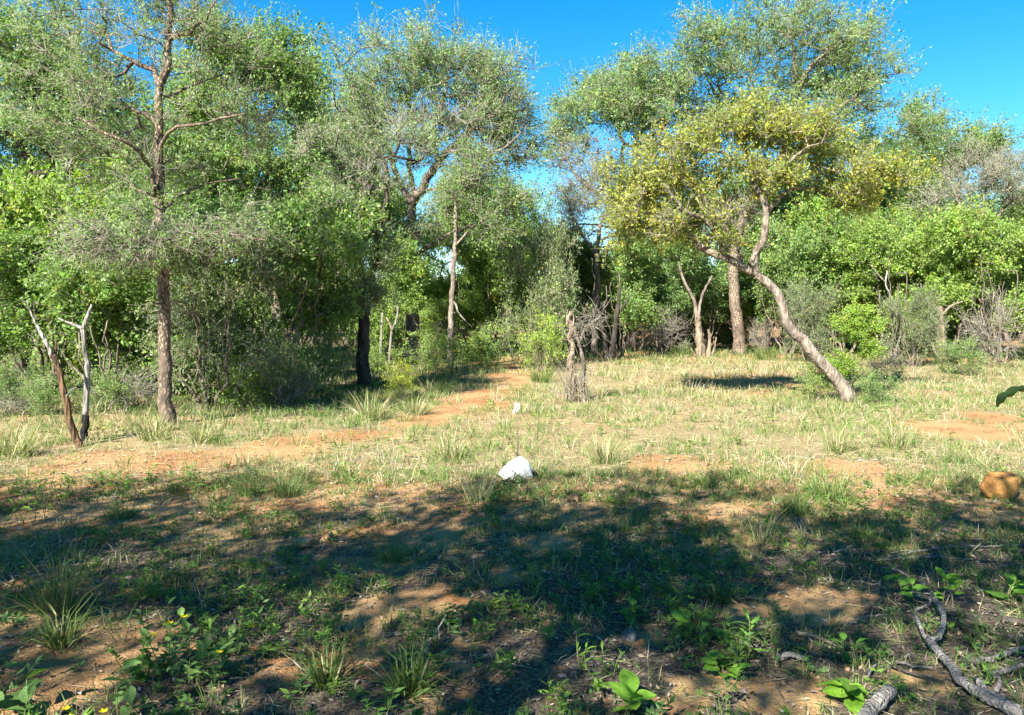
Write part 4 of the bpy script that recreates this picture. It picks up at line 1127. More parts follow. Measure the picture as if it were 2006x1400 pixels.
for k, px, py, s, lab in [
    ("dry", 118, 1205, .78, "large tussock of dry bleached blades mixed with green, in the dappled shade"),
    ("arch", 120, 1265, .7, "dark green grass clump at the foot of the dry bleached tussock"),
    ("arch", 640, 1330, .75, "dark arching grass clump left of the long dry stalk"),
    ("arch", 800, 1350, .75, "grass clump with a few tall dry seed stems, where the long dry stalk ends"),
    ("arch", 1412, 1168, .55, "broad-bladed dark grass clump behind the small mound of bare soil"),
    ("green", 1625, 978, 1.1, "dark green mounded tussock on the shadow's edge"),
    ("thin", 938, 985, 1.0, "thin upright grass tuft just left of the white painted stone"),
    ("green", 565, 968, .8, "green tussock standing up at the shadow's edge, far left of the white stone"),
    ("green", 492, 965, .75, "green tussock next to the one at the shadow's edge"),
    ("green", 1380, 950, .7, "dark tuft on the shadow line right of the white stone"),
    ("pale", 1185, 905, .9, "pale green tussock in the sun right of the marker rod"),
    ("pale", 880, 895, .9, "straw-green tussock in the sun left of the marker rod"),
    ("pale", 300, 860, .95, "pale tussock in front of the flaky trunk"),
    ("pale", 395, 865, .8, "pale tussock right of the flaky trunk's foot"),
    ("pale", 20, 895, 1.1, "tall pale tussock at the picture's edge near the leaning brown pole"),
    ("pale", 725, 820, 1.1, "pale grass tussock in front of the blackened trunk"),
    ("pale", 815, 812, .9, "tussock beneath the glowing yellow-green sapling"),
    ("green", 1060, 748, 1.6, "dark rounded tussock where the footpath bends behind the dead stump"),
    ("green", 860, 770, 1.3, "shaded tussock on the far side of the footpath"),
    ("pale", 1640, 885, .8, "light green tussock in the sunny grass in front of the leaning tree"),
    ("green", 1870, 905, .7, "bright tuft left of the orange rock"),
    ("pale", 1750, 880, .9, "feathery tussock on the bare soil in front of the leaning tree"),
    ("green", 1330, 700, 2.0, "green grass clump in front of the splintered stump"),
    ("green", 1500, 705, 2.2, "green grass clump beneath the leaning trunk's arch"),
    ("green", 240, 1010, .6, "bright grass tuft catching the light inside the shadow's near corner"),
    ("green", 770, 1100, .55, "sunlit bright green tuft inside the shadow, beyond the long dry stalk"),
    ("green", 1560, 1010, .7, "bright green patch of grass in front of the dark mounded tussock"),
    ("thin", 1490, 1065, .7, "thin tuft in the shade in front of the bright grass patch"),
    ("green", 1690, 1050, .5, "small dark tuft in the shade near the thin fallen sticks"),
]:
    d = gdepth(py)
    x = (px - CX) * d / F
    o = tag(link("grass_tussock", TUS[k], None, (x, d, gz(x, d) - 0.01)), lab, "grass tussock", "grass tussocks")
    o.scale = (s, s, s); o.rotation_euler = (0, 0, _brng.uniform(0, 6.28))

# ------------------------------------------------------------------ stones, marker rod
def rock_mesh(name, seed, r, mat, amp=0.25, sub=4, flat=0.0, cut=(), facets=9, grain=0.006):
    import bmesh
    bm = bmesh.new()
    bmesh.ops.create_icosphere(bm, subdivisions=sub, radius=1.0)
    rr = np.random.RandomState(seed)
    k = rr.normal(0, 1.6, (10, 3)); ph = rr.uniform(0, 6.28, 10)
    planes = [(nrm(rr.normal(0, 1, 3)), rr.uniform(0.62, 0.86)) for _ in range(facets)] + [(nrm(np.array(c[:3])), c[3]) for c in cut]
    for v in bm.verts:
        p = np.array(v.co)
        for n, dd in planes:
            e = p @ n - dd
            if e > 0: p = p - n * e * 0.85
        p = p * (1 + amp * 0.16 * np.sin(k @ p + ph).sum() / 3 + rr.normal(0, grain))
        v.co = Vector(p * np.array(r))
    me = bpy.data.meshes.new(name)
    bm.to_mesh(me); bm.free()
    me.polygons.foreach_set("use_smooth", np.ones(len(me.polygons), bool))
    me.materials.append(mat)
    return me
M_WHITE = rock_mat("white_painted_stone", (0.62, 0.61, 0.60), (0.80, 0.80, 0.79), 7, 0.8, 0.75, dirt=(0.34, 0.28, 0.23), crack=0.12)
M_ORANGE = rock_mat("orange_sandstone", (0.24, 0.10, 0.03), (0.48, 0.255, 0.075), 5, 1.0, dirt=(0.17, 0.09, 0.045))
M_GREYROCK = rock_mat("grey_stone", (0.05, 0.055, 0.06), (0.13, 0.14, 0.15), 9, 0.5)
M_BROWNROCK = rock_mat("brown_stone", (0.20, 0.10, 0.05), (0.38, 0.23, 0.12), 9, 0.8)
def stone(px, py, w_px, h_px, mat, seed, label, name="stone", sink=0.35, amp=0.25, asp=1.0, rz=0.0, cut=(), facets=12, grain=0.008):
    d = gdepth(py)
    x = (px - CX) * d / F
    a = w_px * d / F / 2 * 1.08; h = h_px * d / F / (2 - 2 * sink) * 1.1
    o = tag(link(name, rock_mesh(name, seed, (a, a * asp, h), mat, amp, cut=cut, facets=facets, grain=grain), None, (x, d + a * asp * 0.5, gz(x, d) + h * (1 - 2 * sink))), label, "stone", "loose stones")
    o.rotation_euler = (0, 0, rz)
    return o
stone(1009, 936, 74, 46, M_WHITE, 3, "white painted stone at the foot of the thin marker rod", "painted_stone", 0.3, 0.3, 0.8, 0, [(-0.62, 0, 0.78, 0.40), (0.1, -0.1, 1.0, 0.72), (0.95, 0, 0.3, 0.72), (-0.3, -0.8, 0.5, 0.6)])
stone(1968, 980, 78, 52, M_ORANGE, 8, "big orange sandstone lump in the sun at the picture's edge", "rock", 0.25, 0.8, 0.9, facets=22, grain=0.016)
stone(594, 1074, 42, 20, M_BROWNROCK, 5, "smooth brown stone in the shade, larger of the pair", "stone", 0.25, 0.2, 0.9)
stone(640, 1060, 24, 13, M_BROWNROCK, 6, "small brown stone behind the larger shaded one", "stone", 0.25, 0.3, 0.9)
stone(1126, 985, 26, 13, M_BROWNROCK, 7, "reddish clod in the shade just right of the white painted stone", "stone", 0.3, 0.4, 0.9)
stone(826, 1085, 16, 9, M_BROWNROCK, 9, "tiny reddish clod beside the sunlit bright tuft", "stone", 0.3, 0.4, 0.9)
stone(1237, 1255, 32, 22, M_GREYROCK, 10, "dark grey stone half hidden under leaves near the middle", "stone", 0.3, 0.3, 0.9)
stone(1985, 1000, 24, 10, M_BROWNROCK, 12, "flat reddish stone in front of the orange sandstone lump", "stone", 0.3, 0.3, 0.9)

mr, nt_ = new_mat("rusty_steel")
p_ = node(nt_, "ShaderNodeBsdfPrincipled", Roughness=0.6, Metallic=0.6); p_.inputs["Base Color"].default_value = (0.10, 0.085, 0.075, 1)
o_ = node(nt_, "ShaderNodeOutputMaterial"); nt_.links.new(p_.outputs[0], o_.inputs[0])
d_ = gdepth(936); x_ = (1014 - CX) * d_ / F
rod = thing("marker_rod", (x_, d_, gz(x_, d_)), "thin steel marker rod with a white rag, standing at the white stone", "rod")
g = Geo(); tube(g, [(0, 0, -0.1), (0.001, 0, 0.3), (-0.001, 0, 0.745)], [0.0042] * 3, 8); link("rod", g.mesh("rod", mr, True), rod)
g = Geo(); rr = np.random.RandomState(4)
u_ = np.linspace(0, 1, 7); v_ = np.linspace(0, 1, 5)
UU, VV = np.meshgrid(u_, v_)
Vr = np.stack([-0.034 + UU * 0.045 + 0.012 * np.sin(VV * 5), 0.010 * np.sin(UU * 9 + VV * 3) - 0.006, 0.715 - VV * 0.075 - 0.02 * (1 - UU) * VV + rr.normal(0, 0.003, UU.shape)], -1).reshape(-1, 3)
g.add(Vr, [[j * 7 + i, j * 7 + i + 1, (j + 1) * 7 + i + 1, (j + 1) * 7 + i] for j in range(4) for i in range(6)], None, (0.5, 0.47, 0.47))
link("rag", g.mesh("rag", M_LITTER, True), rod)

# ------------------------------------------------------------------ dead poles and stumps
def wood_part(name, parent, origin, paths, mat, k=9, rough=0.12, seed=0, step=0.08, jag=False):
    g = Geo(); r = np.random.RandomState(seed)
    for pts, r0, r1 in paths:
        Q = smooth_path(np.array(pts), step)
        Q[1:-1] += r.normal(0, 0.12 * min(r0, 0.05), (len(Q) - 2, 3)) if len(Q) > 2 else 0
        R = np.linspace(r0, r1, len(Q)) * (1 + r.normal(0, 0.05, len(Q)))
        tube(g, Q, R, k, r, rough)
    return link(name, g.mesh(name, mat, True, origin=origin), parent)
def wp(pts, d): return [W(p[0], p[1], d + (p[2] if len(p) > 2 else 0)) for p in pts]

d = 9.0
x = (158 - CX) * d / F; b0 = np.array([x, d, gz(x, d) - 0.03])
pole = thing("dead_pole", tuple(b0), "leaning dead brown pole forking into a long bleached tip", "dead tree", "dead poles by the thicket")
wood_part("trunk", pole, b0, [([b0] + wp([(140, 835), (130, 790), (121, 745), (112, 715), (103, 695)], d), .042, .030)], M_DEAD_BROWN, seed=1)
wood_part("branch", pole, b0, [(wp([(104, 700), (92, 672), (82, 655), (70, 632), (60, 610), (53, 588)], d), .028, .006)], M_DEAD_PALE, seed=2)["label"] = "bleached upper limb"
wood_part("branch", pole, b0, [(wp([(105, 705), (109, 685, .05), (111, 665, .06)], d), .016, .009)], M_DEAD_BROWN, seed=3)
wood_part("branch", pole, b0, [(wp([(128, 780), (138, 765, -.1), (150, 758, -.14)], d), .010, .004), (wp([(127, 775), (122, 758, -.1)], d), .008, .004)], M_DEAD_PALE, seed=4)
d = 9.35
x = (165 - CX) * d / F; b0 = np.array([x, d, gz(x, d) - 0.03])
pole = thing("dead_pole", tuple(b0), "upright pale dead pole with a Y fork and charred foot", "dead tree", "dead poles by the thicket")
wood_part("trunk", pole, b0, [(wp([(167, 815), (170, 770), (171, 720), (166, 690), (163, 655), (162, 645)], d), .034, .026)], M_DEAD_PALE, seed=5)
wood_part("branch", pole, b0, [(wp([(162, 648), (170, 625), (176, 605), (180, 596)], d), .026, .012)], M_DEAD_PALE, seed=6)
wood_part("branch", pole, b0, [(wp([(163, 645), (148, 637), (130, 630), (114, 623)], d), .022, .007)], M_DEAD_PALE, seed=7)
wood_part("charred_foot", pole, b0, [([b0] + wp([(166, 845), (167, 825), (167, 812)], d), .042, .0365)], M_CHAR, seed=8)["label"] = "blackened burnt foot"

# twiggy dead stump in the middle of the grass
d = 13.3
x = (1130 - CX) * d / F; b0 = np.array([x, d, gz(x, d) - 0.03])
st = thing("dead_stump", tuple(b0), "gnarled grey dead stump with broken top and brittle twigs in the open grass", "stump")
wood_part("trunk", st, b0, [(wp([(1124, 800), (1125, 765), (1121, 735), (1117, 705), (1122, 682), (1116, 660), (1120, 640), (1114, 626), (1118, 610)], d), .052, .042)], M_DEAD_TAN, seed=11, rough=0.45, step=0.05)
wood_part("trunk", st, b0, [(wp([(1146, 800), (1142, 760), (1145, 725), (1140, 695), (1134, 672), (1127, 655), (1124, 640)], d), .034, .03)], M_BARK, seed=12, rough=0.45, step=0.05)
wood_part("splinter", st, b0, [(wp([(1112, 640), (1110, 622), (1112, 606)], d - .03), .018, .004)], M_DEAD_TAN, seed=17)
wood_part("splinter", st, b0, [(wp([(1122, 640), (1124, 625), (1122, 612)], d - .03), .02, .005)], M_DEAD_TAN, seed=18)
wood_part("branch", st, b0, [(wp([(1134, 680), (1141, 655, -.1), (1152, 638, -.1), (1163, 630, -.1), (1178, 618, -.1)], d), .026, .008)], M_BARK, seed=13)
wood_part("branch", st, b0, [(wp([(1152, 640, -.1), (1166, 640, -.15), (1180, 650, -.2), (1192, 664, -.2)], d), .010, .004)], M_BARK_PALE, seed=19)
wood_part("branch", st, b0, [(wp([(1122, 668), (1108, 665, -.05), (1098, 664, -.1)], d), .012, .006)], M_BARK_PALE, seed=20)
wood_part("branch", st, b0, [(wp([(1116, 795), (1110, 765), (1102, 745), (1090, 722), (1074, 698)], d), .013, .006)], M_BARK, seed=14)
for i in range(9):
    wood_part("root_shoot", st, b0, [(wp([(1104 + i * 6, 796), (1108 + i * 5, 752, -.08 + .02 * (i % 3)), (1112 + i * 4 + (i % 2) * 5, 700 + (i * 37 % 50), -.06)], d), .012, .004)], (M_BARK_PALE, M_BARK, M_DEAD_TAN)[i % 3], seed=15 + i, k=5)
g = Geo(); rs = np.random.RandomState(16); A_, M_, B_ = [], [], []
for i in range(420):
    q = rs.uniform(0, 1)
    c = W(1118 + 62 * q + rs.normal(0, 8), 650 - 25 * q + rs.normal(0, 15), d + rs.normal(0, .15)) if i < 210 else W(1127 + rs.normal(0, 18), 780 - abs(rs.normal(0, 38)), d + rs.normal(0, .12))
    v = nrm(rs.normal(0, 1, 3) + (np.array([.3, 0, .2]) if i < 210 else np.array([0, 0, 1.2]))) * rs.uniform(.12, .38)
    A_.append(c); M_.append(c + v * .5 + rs.normal(0, .02, 3)); B_.append(c + v)
twig_tubes(g, np.array(A_), np.array(M_), np.array(B_), 0.0042)
link("twigs", g.mesh("twigs", M_TWIG, origin=b0), st)["kind"] = "stuff"

# splintered stump and short pale stump by the tree line
d = 24.6
x = (1376 - CX) * d / F; b0 = np.array([x, d, gz(x, d) - 0.03])
st = thing("splintered_stump", tuple(b0), "splintered tan stump standing left of the reddish flaky trunk", "stump", "stumps along the tree line")
wood_part("trunk", st, b0, [(wp([(1373, 705), (1371, 670), (1369, 645), (1366, 618)], d), .17, .08)], M_DEAD_TAN, seed=21, rough=0.35)
wood_part("splinter", st, b0, [(wp([(1386, 705), (1390, 670), (1388, 645)], d), .08, .03), (wp([(1392, 705), (1400, 680), (1403, 660)], d), .05, .015), (wp([(1366, 705), (1358, 690), (1353, 680)], d), .04, .015)], M_DEAD_TAN, seed=22, rough=0.3)
wood_part("limb", st, b0, [(wp([(1367, 640), (1360, 590, .3), (1340, 550, .4), (1325, 500, .5)], d), .07, .03), (wp([(1367, 630), (1375, 580, .3), (1395, 540, .4)], d), .06, .03)], M_BARK, seed=23, rough=0.2)
d = 23.0
x = (1843 - CX) * d / F; b0 = np.array([x, d, gz(x, d) - 0.03])
st = thing("pale_stump", tuple(b0), "short thick pale stump under the tall light green bush", "stump", "stumps along the tree line")
wood_part("trunk", st, b0, [(wp([(1844, 712), (1845, 670), (1843, 640), (1840, 600)], d), .15, .11)], M_DEAD_TAN, seed=24, rough=0.4)
wood_part("limb", st, b0, [(wp([(1842, 625), (1830, 600, -.2), (1812, 580, -.3)], d), .06, .025), (wp([(1842, 620), (1862, 600, -.2), (1885, 590, -.3)], d), .05, .02)], M_BARK_PALE, seed=25)
# pale dead limbs inside the right bushes
d = 21.5
x = (1745 - CX) * d / F; b0 = np.array([x, d, gz(x, d) - 0.03])
st = thing("dead_sapling", tuple(b0), "crooked pale dead sapling in front of the light green bush", "dead tree")
wood_part("trunk", st, b0, [([b0] + wp([(1765, 650), (1762, 610), (1745, 580), (1735, 555), (1738, 530)], d), .035, .02)], M_DEAD_PALE, seed=26)
wood_part("branch", st, b0, [(wp([(1737, 555), (1718, 535), (1706, 518)], d), .02, .01)], M_DEAD_PALE, seed=27)
# two thin pale stems behind the charred trunk
for pxs, lab, sd in [([(763, 696), (765, 668), (769, 645), (777, 625), (780, 600)], "thin pale forked sapling stem behind the blackened trunk", 31), ([(745, 695), (746, 675), (748, 640), (749, 612)], "thin pale straight sapling stem behind the blackened trunk", 32)]:
    d = 19.5
    x = (pxs[0][0] - CX) * d / F; b0 = np.array([x, d, gz(x, d) - 0.03])
    st = thing("pale_sapling", tuple(b0), lab, "sapling", "pale saplings")
    wood_part("trunk", st, b0, [([b0] + wp(pxs, d), .036, .024)], M_DEAD_PALE, seed=sd)
    if sd == 31: wood_part("branch", st, b0, [(wp([(769, 650), (764, 635), (757, 622)], d), .03, .02)], M_DEAD_TAN, seed=33)
# dark bare stems right of the stump
d = 23.0
for pxs, lab, sd in [([(1196, 700), (1203, 660), (1208, 620), (1215, 560)], "dark leaning stem under the bush, right of the dead stump", 41), ([(1188, 698), (1183, 660), (1175, 620), (1160, 570)], "dark stem closest to the dead stump's twigs", 42)]:
    x = (pxs[0][0] - CX) * d / F; b0 = np.array([x, d, gz(x, d) - 0.03])
    st = thing("dark_sapling", tuple(b0), lab, "sapling", "dark saplings")
    wood_part("trunk", st, b0, [([b0] + wp(pxs, d), .09, .05)], M_BARK_DARK, seed=sd)
    wood_part("branch", st, b0, [(wp([pxs[2], (pxs[2][0] + 25, pxs[2][1] - 40)], d), .05, .02)], M_BARK_DARK, seed=sd + 5)

# ------------------------------------------------------------------ fallen branches
def on_ground(pts):
    out = []
    for p in pts:
        h = p[2] if len(p) > 2 else 0.02
        dd = gdepth(p[1], h); xx = (p[0] - CX) * dd / F
        out.append(np.array([xx, dd, h + gz(xx, dd)]))
    return out
def fallen(label, arms, mat, seed, name="fallen_stick", group="fallen sticks", cat="stick"):
    first = on_ground(arms[0][0])
    b0 = np.array([first[0][0], first[0][1], gz(first[0][0], first[0][1])])
    if len(arms) == 1:
        g = Geo(); r = np.random.RandomState(seed)
        Q = smooth_path(np.array(first), 0.04); Q[1:-1] += r.normal(0, 0.0025, (max(len(Q) - 2, 0), 3))
        tube(g, Q, np.linspace(arms[0][1], arms[0][2], len(Q)) * (1 + r.normal(0, 0.06, len(Q))), 8, r, 0.12)
        return tag(link(name, g.mesh(name, mat, True, origin=b0), None, tuple(b0)), label, cat, group)
    root = thing(name, tuple(b0), label, cat, group)
    for i, (pts, r0, r1, pn) in enumerate(arms):
        wood_part(pn, root, b0, [(on_ground(pts), r0, r1)], mat, seed=seed + i, step=0.04, k=10, rough=0.1)
    return root
fallen("big grey forked branch lying among sticks, its two prongs pointing away", [
    ([(2000, 1402, .03), (1945, 1372, .035), (1909, 1352, .04), (1881, 1329, .045), (1861, 1297, .05), (1840, 1270, .055), (1816, 1251, .06)], .024, .016, "stem"),
    ([(1818, 1251, .06), (1838, 1246, .07), (1849, 1222, .08), (1845, 1201, .09), (1833, 1180, .09), (1823, 1160, .09)], .0155, .009, "prong"),
    ([(1815, 1250, .06), (1803, 1231, .065), (1794, 1210, .07), (1796, 1199, .07), (1815, 1192, .075), (1823, 1183, .08), (1817, 1168, .08)], .0095, .006, "prong"),
    ([(1913, 1331, .05), (1931, 1354, .045), (1960, 1372, .04), (1998, 1392, .03)], .014, .017, "side_branch")], M_STICK, 61, "forked_branch", None, "branch")
for i, (lab, pts, r0, r1, mt) in enumerate([
    ("thick grey log end poking up beside the bright seedling at the bottom edge", [(1690, 1412, .03), (1720, 1375, .045), (1745, 1352, .055)], .033, .028, M_STICK),
    ("dark stick with a pale broken end, right of the forked branch", [(1856, 1217, .02), (1900, 1240, .02), (1938, 1258, .02)], .015, .013, M_STICK_DK),
    ("long thin dark stick crossing behind the dark broken stick", [(1846, 1204, .03), (1920, 1230, .03), (2010, 1264, .03)], .007, .006, M_STICK_DK),
    ("grey stick running to the picture's edge, right of the forked branch's stem", [(1912, 1294, .02), (1960, 1282, .025), (2012, 1268, .03)], .013, .012, M_STICK),
    ("short tan stick on bare soil at the edge, under the grey one", [(1940, 1314, .02), (1975, 1310, .02), (2012, 1304, .02)], .011, .011, M_STICK),
    ("stubby upright-lying stick touching the short tan one", [(1955, 1316, .02), (1957, 1335, .02), (1952, 1354, .02)], .009, .009, M_STICK),
    ("thick dark stick end at the picture's edge below the edge seedling", [(1960, 1209, .02), (2015, 1219, .02)], .018, .018, M_STICK_DK),
    ("dark straight stick between the two broad leaved plants", [(1868, 1130, .02), (1905, 1134, .02), (1940, 1140, .02)], .008, .007, M_STICK_DK),
    ("pale curved twig behind the broad leaved plant", [(1738, 1110, .03), (1760, 1113, .04), (1782, 1124, .03)], .006, .004, M_STICK),
    ("brown stick lying across a patch of bare soil", [(1560, 1239, .02), (1595, 1252, .02), (1630, 1263, .02)], .010, .008, M_BARK),
    ("grey weathered chunk of wood behind the bright seedling cluster", [(1524, 1288, .02), (1550, 1284, .025), (1578, 1296, .02)], .017, .012, M_STICK),
    ("long pale stick lying across the shade near the picture's edge", [(1740, 1086, .02), (1850, 1072, .02), (2005, 1066, .02)], .006, .005, M_STICK),
    ("thin pale stick parallel in front of the long pale stick", [(1720, 1094, .02), (1820, 1088, .02), (1900, 1090, .02)], .005, .004, M_STICK),
    ("bent pale twig lying right of the bare soil mound", [(1665, 1225, .02), (1690, 1212, .03), (1735, 1208, .03)], .005, .003, M_STICK),
    ("short grey twig near the log end", [(1700, 1330, .02), (1708, 1312, .03), (1718, 1303, .03)], .006, .005, M_STICK),
    ("grey twig lying left of the forked branch's stem", [(1755, 1292, .02), (1790, 1297, .02), (1830, 1303, .02)], .006, .004, M_STICK),
    ("dark thin stick left of the forked branch's stem, below the grey twig", [(1745, 1300, .02), (1800, 1318, .02), (1850, 1332, .02)], .007, .005, M_STICK_DK),
    ("thin stick pointing up out of the shade by the dark tufts", [(1635, 1082, .02), (1655, 1075, .04), (1668, 1066, .06)], .005, .004, M_STICK),
    ("short brown stick standing in the sunny grass left of the white stone", [(652, 935, .0), (656, 920, .06), (662, 905, .12)], .014, .01, M_BARK),
]):
    fallen(lab, [(pts, r0, r1)], mt, 70 + i)
# long dry stalk leaning across the near grass
dd0, dd1 = 3.45, 3.75
g = Geo(); A0 = W(806, 1318, dd0); A1 = W(874, 1204, dd1)
sp = smooth_path(np.array([A0, (A0 + A1) / 2 + np.array([0.004, 0, 0.004]), A1]), 0.04)
tube(g, sp, np.linspace(.0042, .003, len(sp)), 6)
tag(link("dry_stalk", g.mesh("dry_stalk", M_DEAD_PALE, True, origin=A0), None, tuple(A0)), "long straight dry stalk slanting out of the near grass", "stalk")

# ------------------------------------------------------------------ broad leaved seedlings
def leaf_mesh(name, ratio, mat, fold=0.22, curl=0.25, pal=(0.10, 0.21, 0.03), base_w=0.25, power=0.9):
    st = np.linspace(0, 1, 7)
    wv = np.sin(np.pi * np.clip(st, 0.03, 0.985) ** power) ** 0.75 * ratio * 0.5
    V, C = [], []
    for t, w in zip(st, wv):
        z = -curl * t * t + 0.06 * t
        for s in (-1, -0.5, 0, 0.5, 1):
            V.append((s * w, t, z + fold * abs(s) * w + 0.012 * math.sin(t * 14) * abs(s)))
            k = 1.18 if s == 0 else 1.0
            C.append(tuple(c * k for c in pal))
    Q = [[j * 5 + i, j * 5 + i + 1, (j + 1) * 5 + i + 1, (j + 1) * 5 + i] for j in range(6) for i in range(4)]
    g = Geo(); g.add(V, Q, None, C)
    return g.mesh(name, mat, True)
LEAF = {
    "oval": leaf_mesh("oval_leaf", 0.62, M_BROAD, pal=(0.12, 0.245, 0.03)),
    "wide": leaf_mesh("wide_leaf", 0.85, M_BROAD, pal=(0.10, 0.22, 0.03)),
    "dull": leaf_mesh("dull_leaf", 0.55, M_BROAD, pal=(0.085, 0.155, 0.05), fold=0.3, curl=0.12),
    "lance": leaf_mesh("lance_leaf", 0.22, M_BROAD, pal=(0.11, 0.22, 0.035), curl=0.4),
}
def seedling(px, py, d_off, n, size, kind, label, height=0.10, seed=0, tilt=(0.2, 0.7), bright=(1, 1, 1), flowers=0, spread=0.02, name="seedling", cat="plant", stems=1):
    d = gdepth(py) + d_off
    x = (px - CX) * d / F
    z = gz(x, d)
    r = np.random.RandomState(seed)
    root = thing(name, (x, d, z), label, cat, "leafy plants on the near ground")
    tips, stem_obs = [], []
    for q_ in range(stems):
        a = r.uniform(0, 6.283); q = spread * (q_ > 0) * r.uniform(0.5, 1.6)
        b = np.array([math.cos(a) * q, math.sin(a) * q, -0.02]); lean = r.normal(0, 0.18, 2) + np.array([math.cos(a), math.sin(a)]) * 0.3 * (stems > 1)
        hh = height * r.uniform(0.7, 1.1)
        e = b + np.array([lean[0] * hh, lean[1] * hh, hh + 0.02])
        sp = smooth_path(np.array([b, (b + e) / 2 + r.normal(0, 0.006, 3), e]), 0.03)
        g = Geo(); tube(g, sp, np.linspace(.0032, .0016, len(sp)), 5, col=(0.16, 0.17, 0.06))
        stem_obs.append(link("stem", g.mesh("seedling_stem", M_GRASS, True), root))
        tips.append((b, e))
    for i in range(n):
        b, e = tips[i % stems]
        t = 1.0 - 0.75 * (i // stems) / max(1, n // stems)
        p = b + (e - b) * max(0.15, t)
        az = i * 2.4 + r.uniform(-0.4, 0.4)
        el = r.uniform(*tilt) * (1 if t > 0.7 else 0.6)
        o = link("leaf", LEAF[kind], stem_obs[i % stems], tuple(p))
        o.rotation_euler = (el, r.uniform(-0.45, 0.45), az)
        s = size * r.uniform(0.5, 1.12)
        o.scale = (s * r.uniform(0.8, 1.15), s, s * r.uniform(0.4, 1.6))
        o.color = tuple(np.clip(np.array(bright) * r.uniform(0.85, 1.15), 0, 3)) + (1,)
    for i in range(flowers):
        b, e = tips[i % stems]
        gf = Geo()
        c = e + r.normal(0, 0.02, 3) + np.array([0, -0.02, -0.01])
        k = 6
        az = np.arange(k) / k * 6.283 + r.uniform(0, 1)
        D = nrm(np.stack([np.cos(az), np.sin(az), 0.5 + 0 * az], -1)); N = nrm(np.stack([-np.cos(az) * .3, -np.sin(az) * .3, 1 + 0 * az], -1))
        leaf_quads(gf, np.tile(c, (k, 1)), D, N, 0.022, 0.014, np.tile(np.array([0.75, 0.55, 0.02]), (k, 1)))
        link("flower", gf.mesh("flower", M_BROAD), stem_obs[i % stems])
    return root
seedling(1665, 1375, 0, 11, 0.125, "oval", "bright light green broad leaved seedling beside the log end at the bottom edge", 0.10, 1, (-0.1, 0.5), (1.15, 1.1, 1.0))
seedling(1425, 1325, 0, 12, 0.075, "wide", "low seedling with rounded light and dark leaves, left of the wood chunk", 0.08, 2, (0.1, 0.7), (1.1, 1.1, 1.0), stems=3, spread=.05)
seedling(1790, 1185, 0, 10, 0.11, "oval", "broad leaved plant partly hidden by the forked branch's prongs", 0.12, 3, (0.1, 0.7), (1.0, 1.05, 1), stems=2, spread=.06)
seedling(1845, 1188, 0.05, 9, 0.11, "oval", "broad leaved plant right of the forked branch's prongs", 0.13, 4, (0.1, 0.8), (1.1, 1.1, 1), stems=2, spread=.06)
seedling(1975, 1180, 0, 9, 0.13, "oval", "broad leaved plant at the picture's edge above the thick dark stick", 0.12, 5, (0.0, 0.6), (0.95, 1.0, 1), stems=2, spread=.05)
seedling(1235, 1400, 0, 7, 0.13, "oval", "bright seedling of three large leaves at the bottom of the picture", 0.10, 6, (0.3, 1.0), (1.1, 1.1, 1.0))
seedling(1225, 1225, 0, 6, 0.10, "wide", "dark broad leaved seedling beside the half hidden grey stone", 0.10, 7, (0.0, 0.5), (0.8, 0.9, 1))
seedling(40, 1425, -0.05, 12, 0.115, "dull", "dull green plant with long oval leaves in the bottom corner", 0.18, 8, (0.0, 0.6), (1.1, 1.1, 1.0), stems=3, spread=.08)
seedling(250, 1430, -0.05, 11, 0.115, "dull", "dull green plant with upright oval leaves, next to the corner plant", 0.17, 9, (0.1, 0.7), (1.15, 1.1, 1.0), stems=3, spread=.06)
seedling(385, 1325, 0, 84, 0.058, "dull", "leafy bushy plant dotted with small yellow flowers", 0.2, 10, (0.2, 1.0), (1.5, 1.45, 1.2), flowers=4, stems=9, spread=.11)
seedling(320, 1275, 0, 60, 0.055, "dull", "leafy plant with a few yellow flowers, just behind the bushy flowering one", 0.18, 11, (0.2, 1.0), (1.35, 1.3, 1.1), flowers=2, stems=7, spread=.08)
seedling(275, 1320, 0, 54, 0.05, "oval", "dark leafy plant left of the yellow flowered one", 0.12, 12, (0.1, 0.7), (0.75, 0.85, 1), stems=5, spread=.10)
seedling(145, 1415, -0.05, 8, 0.06, "dull", "small plant with two yellow flowers in the bottom corner", 0.12, 13, (0.2, 0.9), (1.1, 1.1, 1.0), flowers=3, stems=3, spread=.05)
seedling(1465, 1290, 0, 16, 0.10, "lance", "upright narrow leaved weed above the rounded leaf seedling", 0.2, 14, (0.3, 1.0), (1.15, 1.15, 1.3))
seedling(1138, 1320, 0, 16, 0.07, "lance", "upright light green weed in the near shade", 0.16, 15, (0.4, 1.1), (1.3, 1.25, 1), stems=2, spread=.03)
seedling(1185, 1330, 0, 14, 0.05, "lance", "small upright weed next to the upright light green one", 0.13, 16, (0.4, 1.1), (1.1, 1.15, 1), stems=2, spread=.03)
seedling(790, 1320, 0, 14, 0.07, "lance", "bright narrow leaved weed beside the long dry stalk", 0.2, 17, (0.4, 1.1), (1.3, 1.3, 0.8))
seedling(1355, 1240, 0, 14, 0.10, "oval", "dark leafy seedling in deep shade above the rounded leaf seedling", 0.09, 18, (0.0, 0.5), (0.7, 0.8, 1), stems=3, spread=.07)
seedling(1560, 1300, 0, 16, 0.07, "lance", "dark spreading weed around the weathered wood chunk", 0.09, 19, (0.0, 0.6), (0.9, 1, 1), stems=4, spread=.08)
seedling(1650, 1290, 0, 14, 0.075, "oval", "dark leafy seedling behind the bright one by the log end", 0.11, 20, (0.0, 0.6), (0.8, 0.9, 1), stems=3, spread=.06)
seedling(920, 1245, 0, 24, 0.04, "oval", "bright low herb catching a sun fleck right of the long dry stalk", 0.07, 21, (0.1, 0.7), (1.4, 1.35, 1), stems=5, spread=.08)
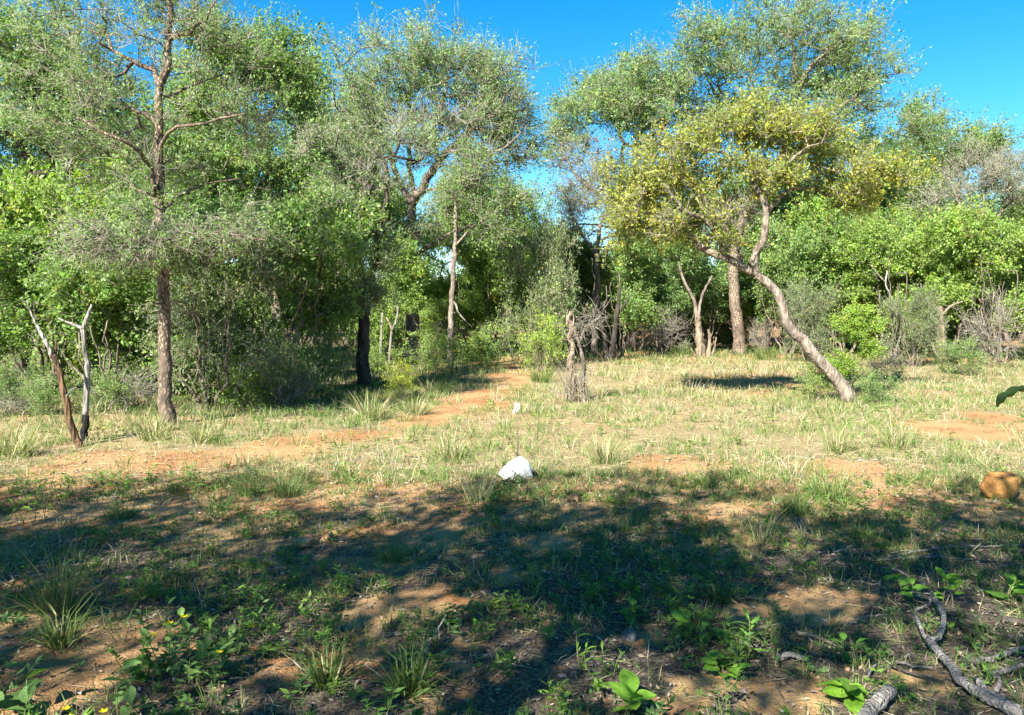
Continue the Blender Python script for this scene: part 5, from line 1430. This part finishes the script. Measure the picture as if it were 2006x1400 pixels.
seedling(1225, 1155, 0, 20, 0.05, "oval", "sunlit low herb beyond the half hidden grey stone", 0.08, 22, (0.1, 0.7), (1.2, 1.25, 1), stems=5, spread=.08)
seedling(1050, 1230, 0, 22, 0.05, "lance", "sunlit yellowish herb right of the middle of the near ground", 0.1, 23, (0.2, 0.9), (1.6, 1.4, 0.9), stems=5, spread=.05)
seedling(510, 1225, 0, 20, 0.05, "lance", "low narrow leaved herb in the shade left of the dark arching grass", 0.09, 24, (0.2, 0.9), (0.9, 1.0, 1), stems=5, spread=.06)
for i, (px, py, lab) in enumerate([(60, 985, "leafy herb in the sun along the shadow's edge, nearest the picture's edge"), (160, 975, "leafy herb in the sun next to the edge herb"), (330, 968, "broad herb patch on the sunny soil before the shadow"), (105, 1000, "leafy herb half in shadow below the edge herbs")]):
    seedling(px, py, 0, 46, 0.085, "lance", lab, 0.2, 30 + i, (0.2, 0.9), (1.3, 1.25, 0.9), stems=9, spread=.22)

# the lobed leaf hanging into the picture from the tree beside the viewpoint
g = Geo()
dl = 1.3
ctrl = smooth_path(np.array([W(2030, 762, dl), W(2000, 762, dl), W(1985, 768, dl), W(1972, 775, dl), W(1962, 785, dl), W(1955, 797, dl)]), 0.003)
nC = len(ctrl); Vl, Cl = [], []
tl = np.linspace(0, 1, nC)
Tn = nrm(np.gradient(ctrl, axis=0))
for i in range(nC):
    side = nrm(np.cross(Tn[i], np.array([0, 1.0, 0.3])))
    w = 0.0085 * (0.55 + 0.5 * abs(math.sin(tl[i] * 9.5)) ** 0.6) * min(1, (1 - tl[i]) * 5 + 0.08) * (0.45 + 0.55 * min(1, tl[i] * 2))
    for s in (-1, 0, 1):
        Vl.append(ctrl[i] + side * s * w + np.array([0, 0.006 * abs(s), 0])); Cl.append((0.05, 0.105, 0.035))
g.add(Vl, [[j * 3 + i, j * 3 + i + 1, (j + 1) * 3 + i + 1, (j + 1) * 3 + i] for j in range(nC - 1) for i in range(2)], None, Cl)
b3 = np.array(st3.location)
link("hanging_leaf", g.mesh("hanging_leaf", M_BROAD, True, origin=b3), st3)
g = Geo()
tw = smooth_path(np.array([W(2020, 761, dl), W(2090, 740, dl - .1), W(2200, 500, dl - .3), W(2300, -200, dl - .5), np.array([1.9, -0.2, 4.6])]), 0.1)
tube(g, tw, np.linspace(.0015, .008, len(tw)), 5)
link("hanging_twig", g.mesh("hanging_twig", M_BARK, True, origin=b3), st3)
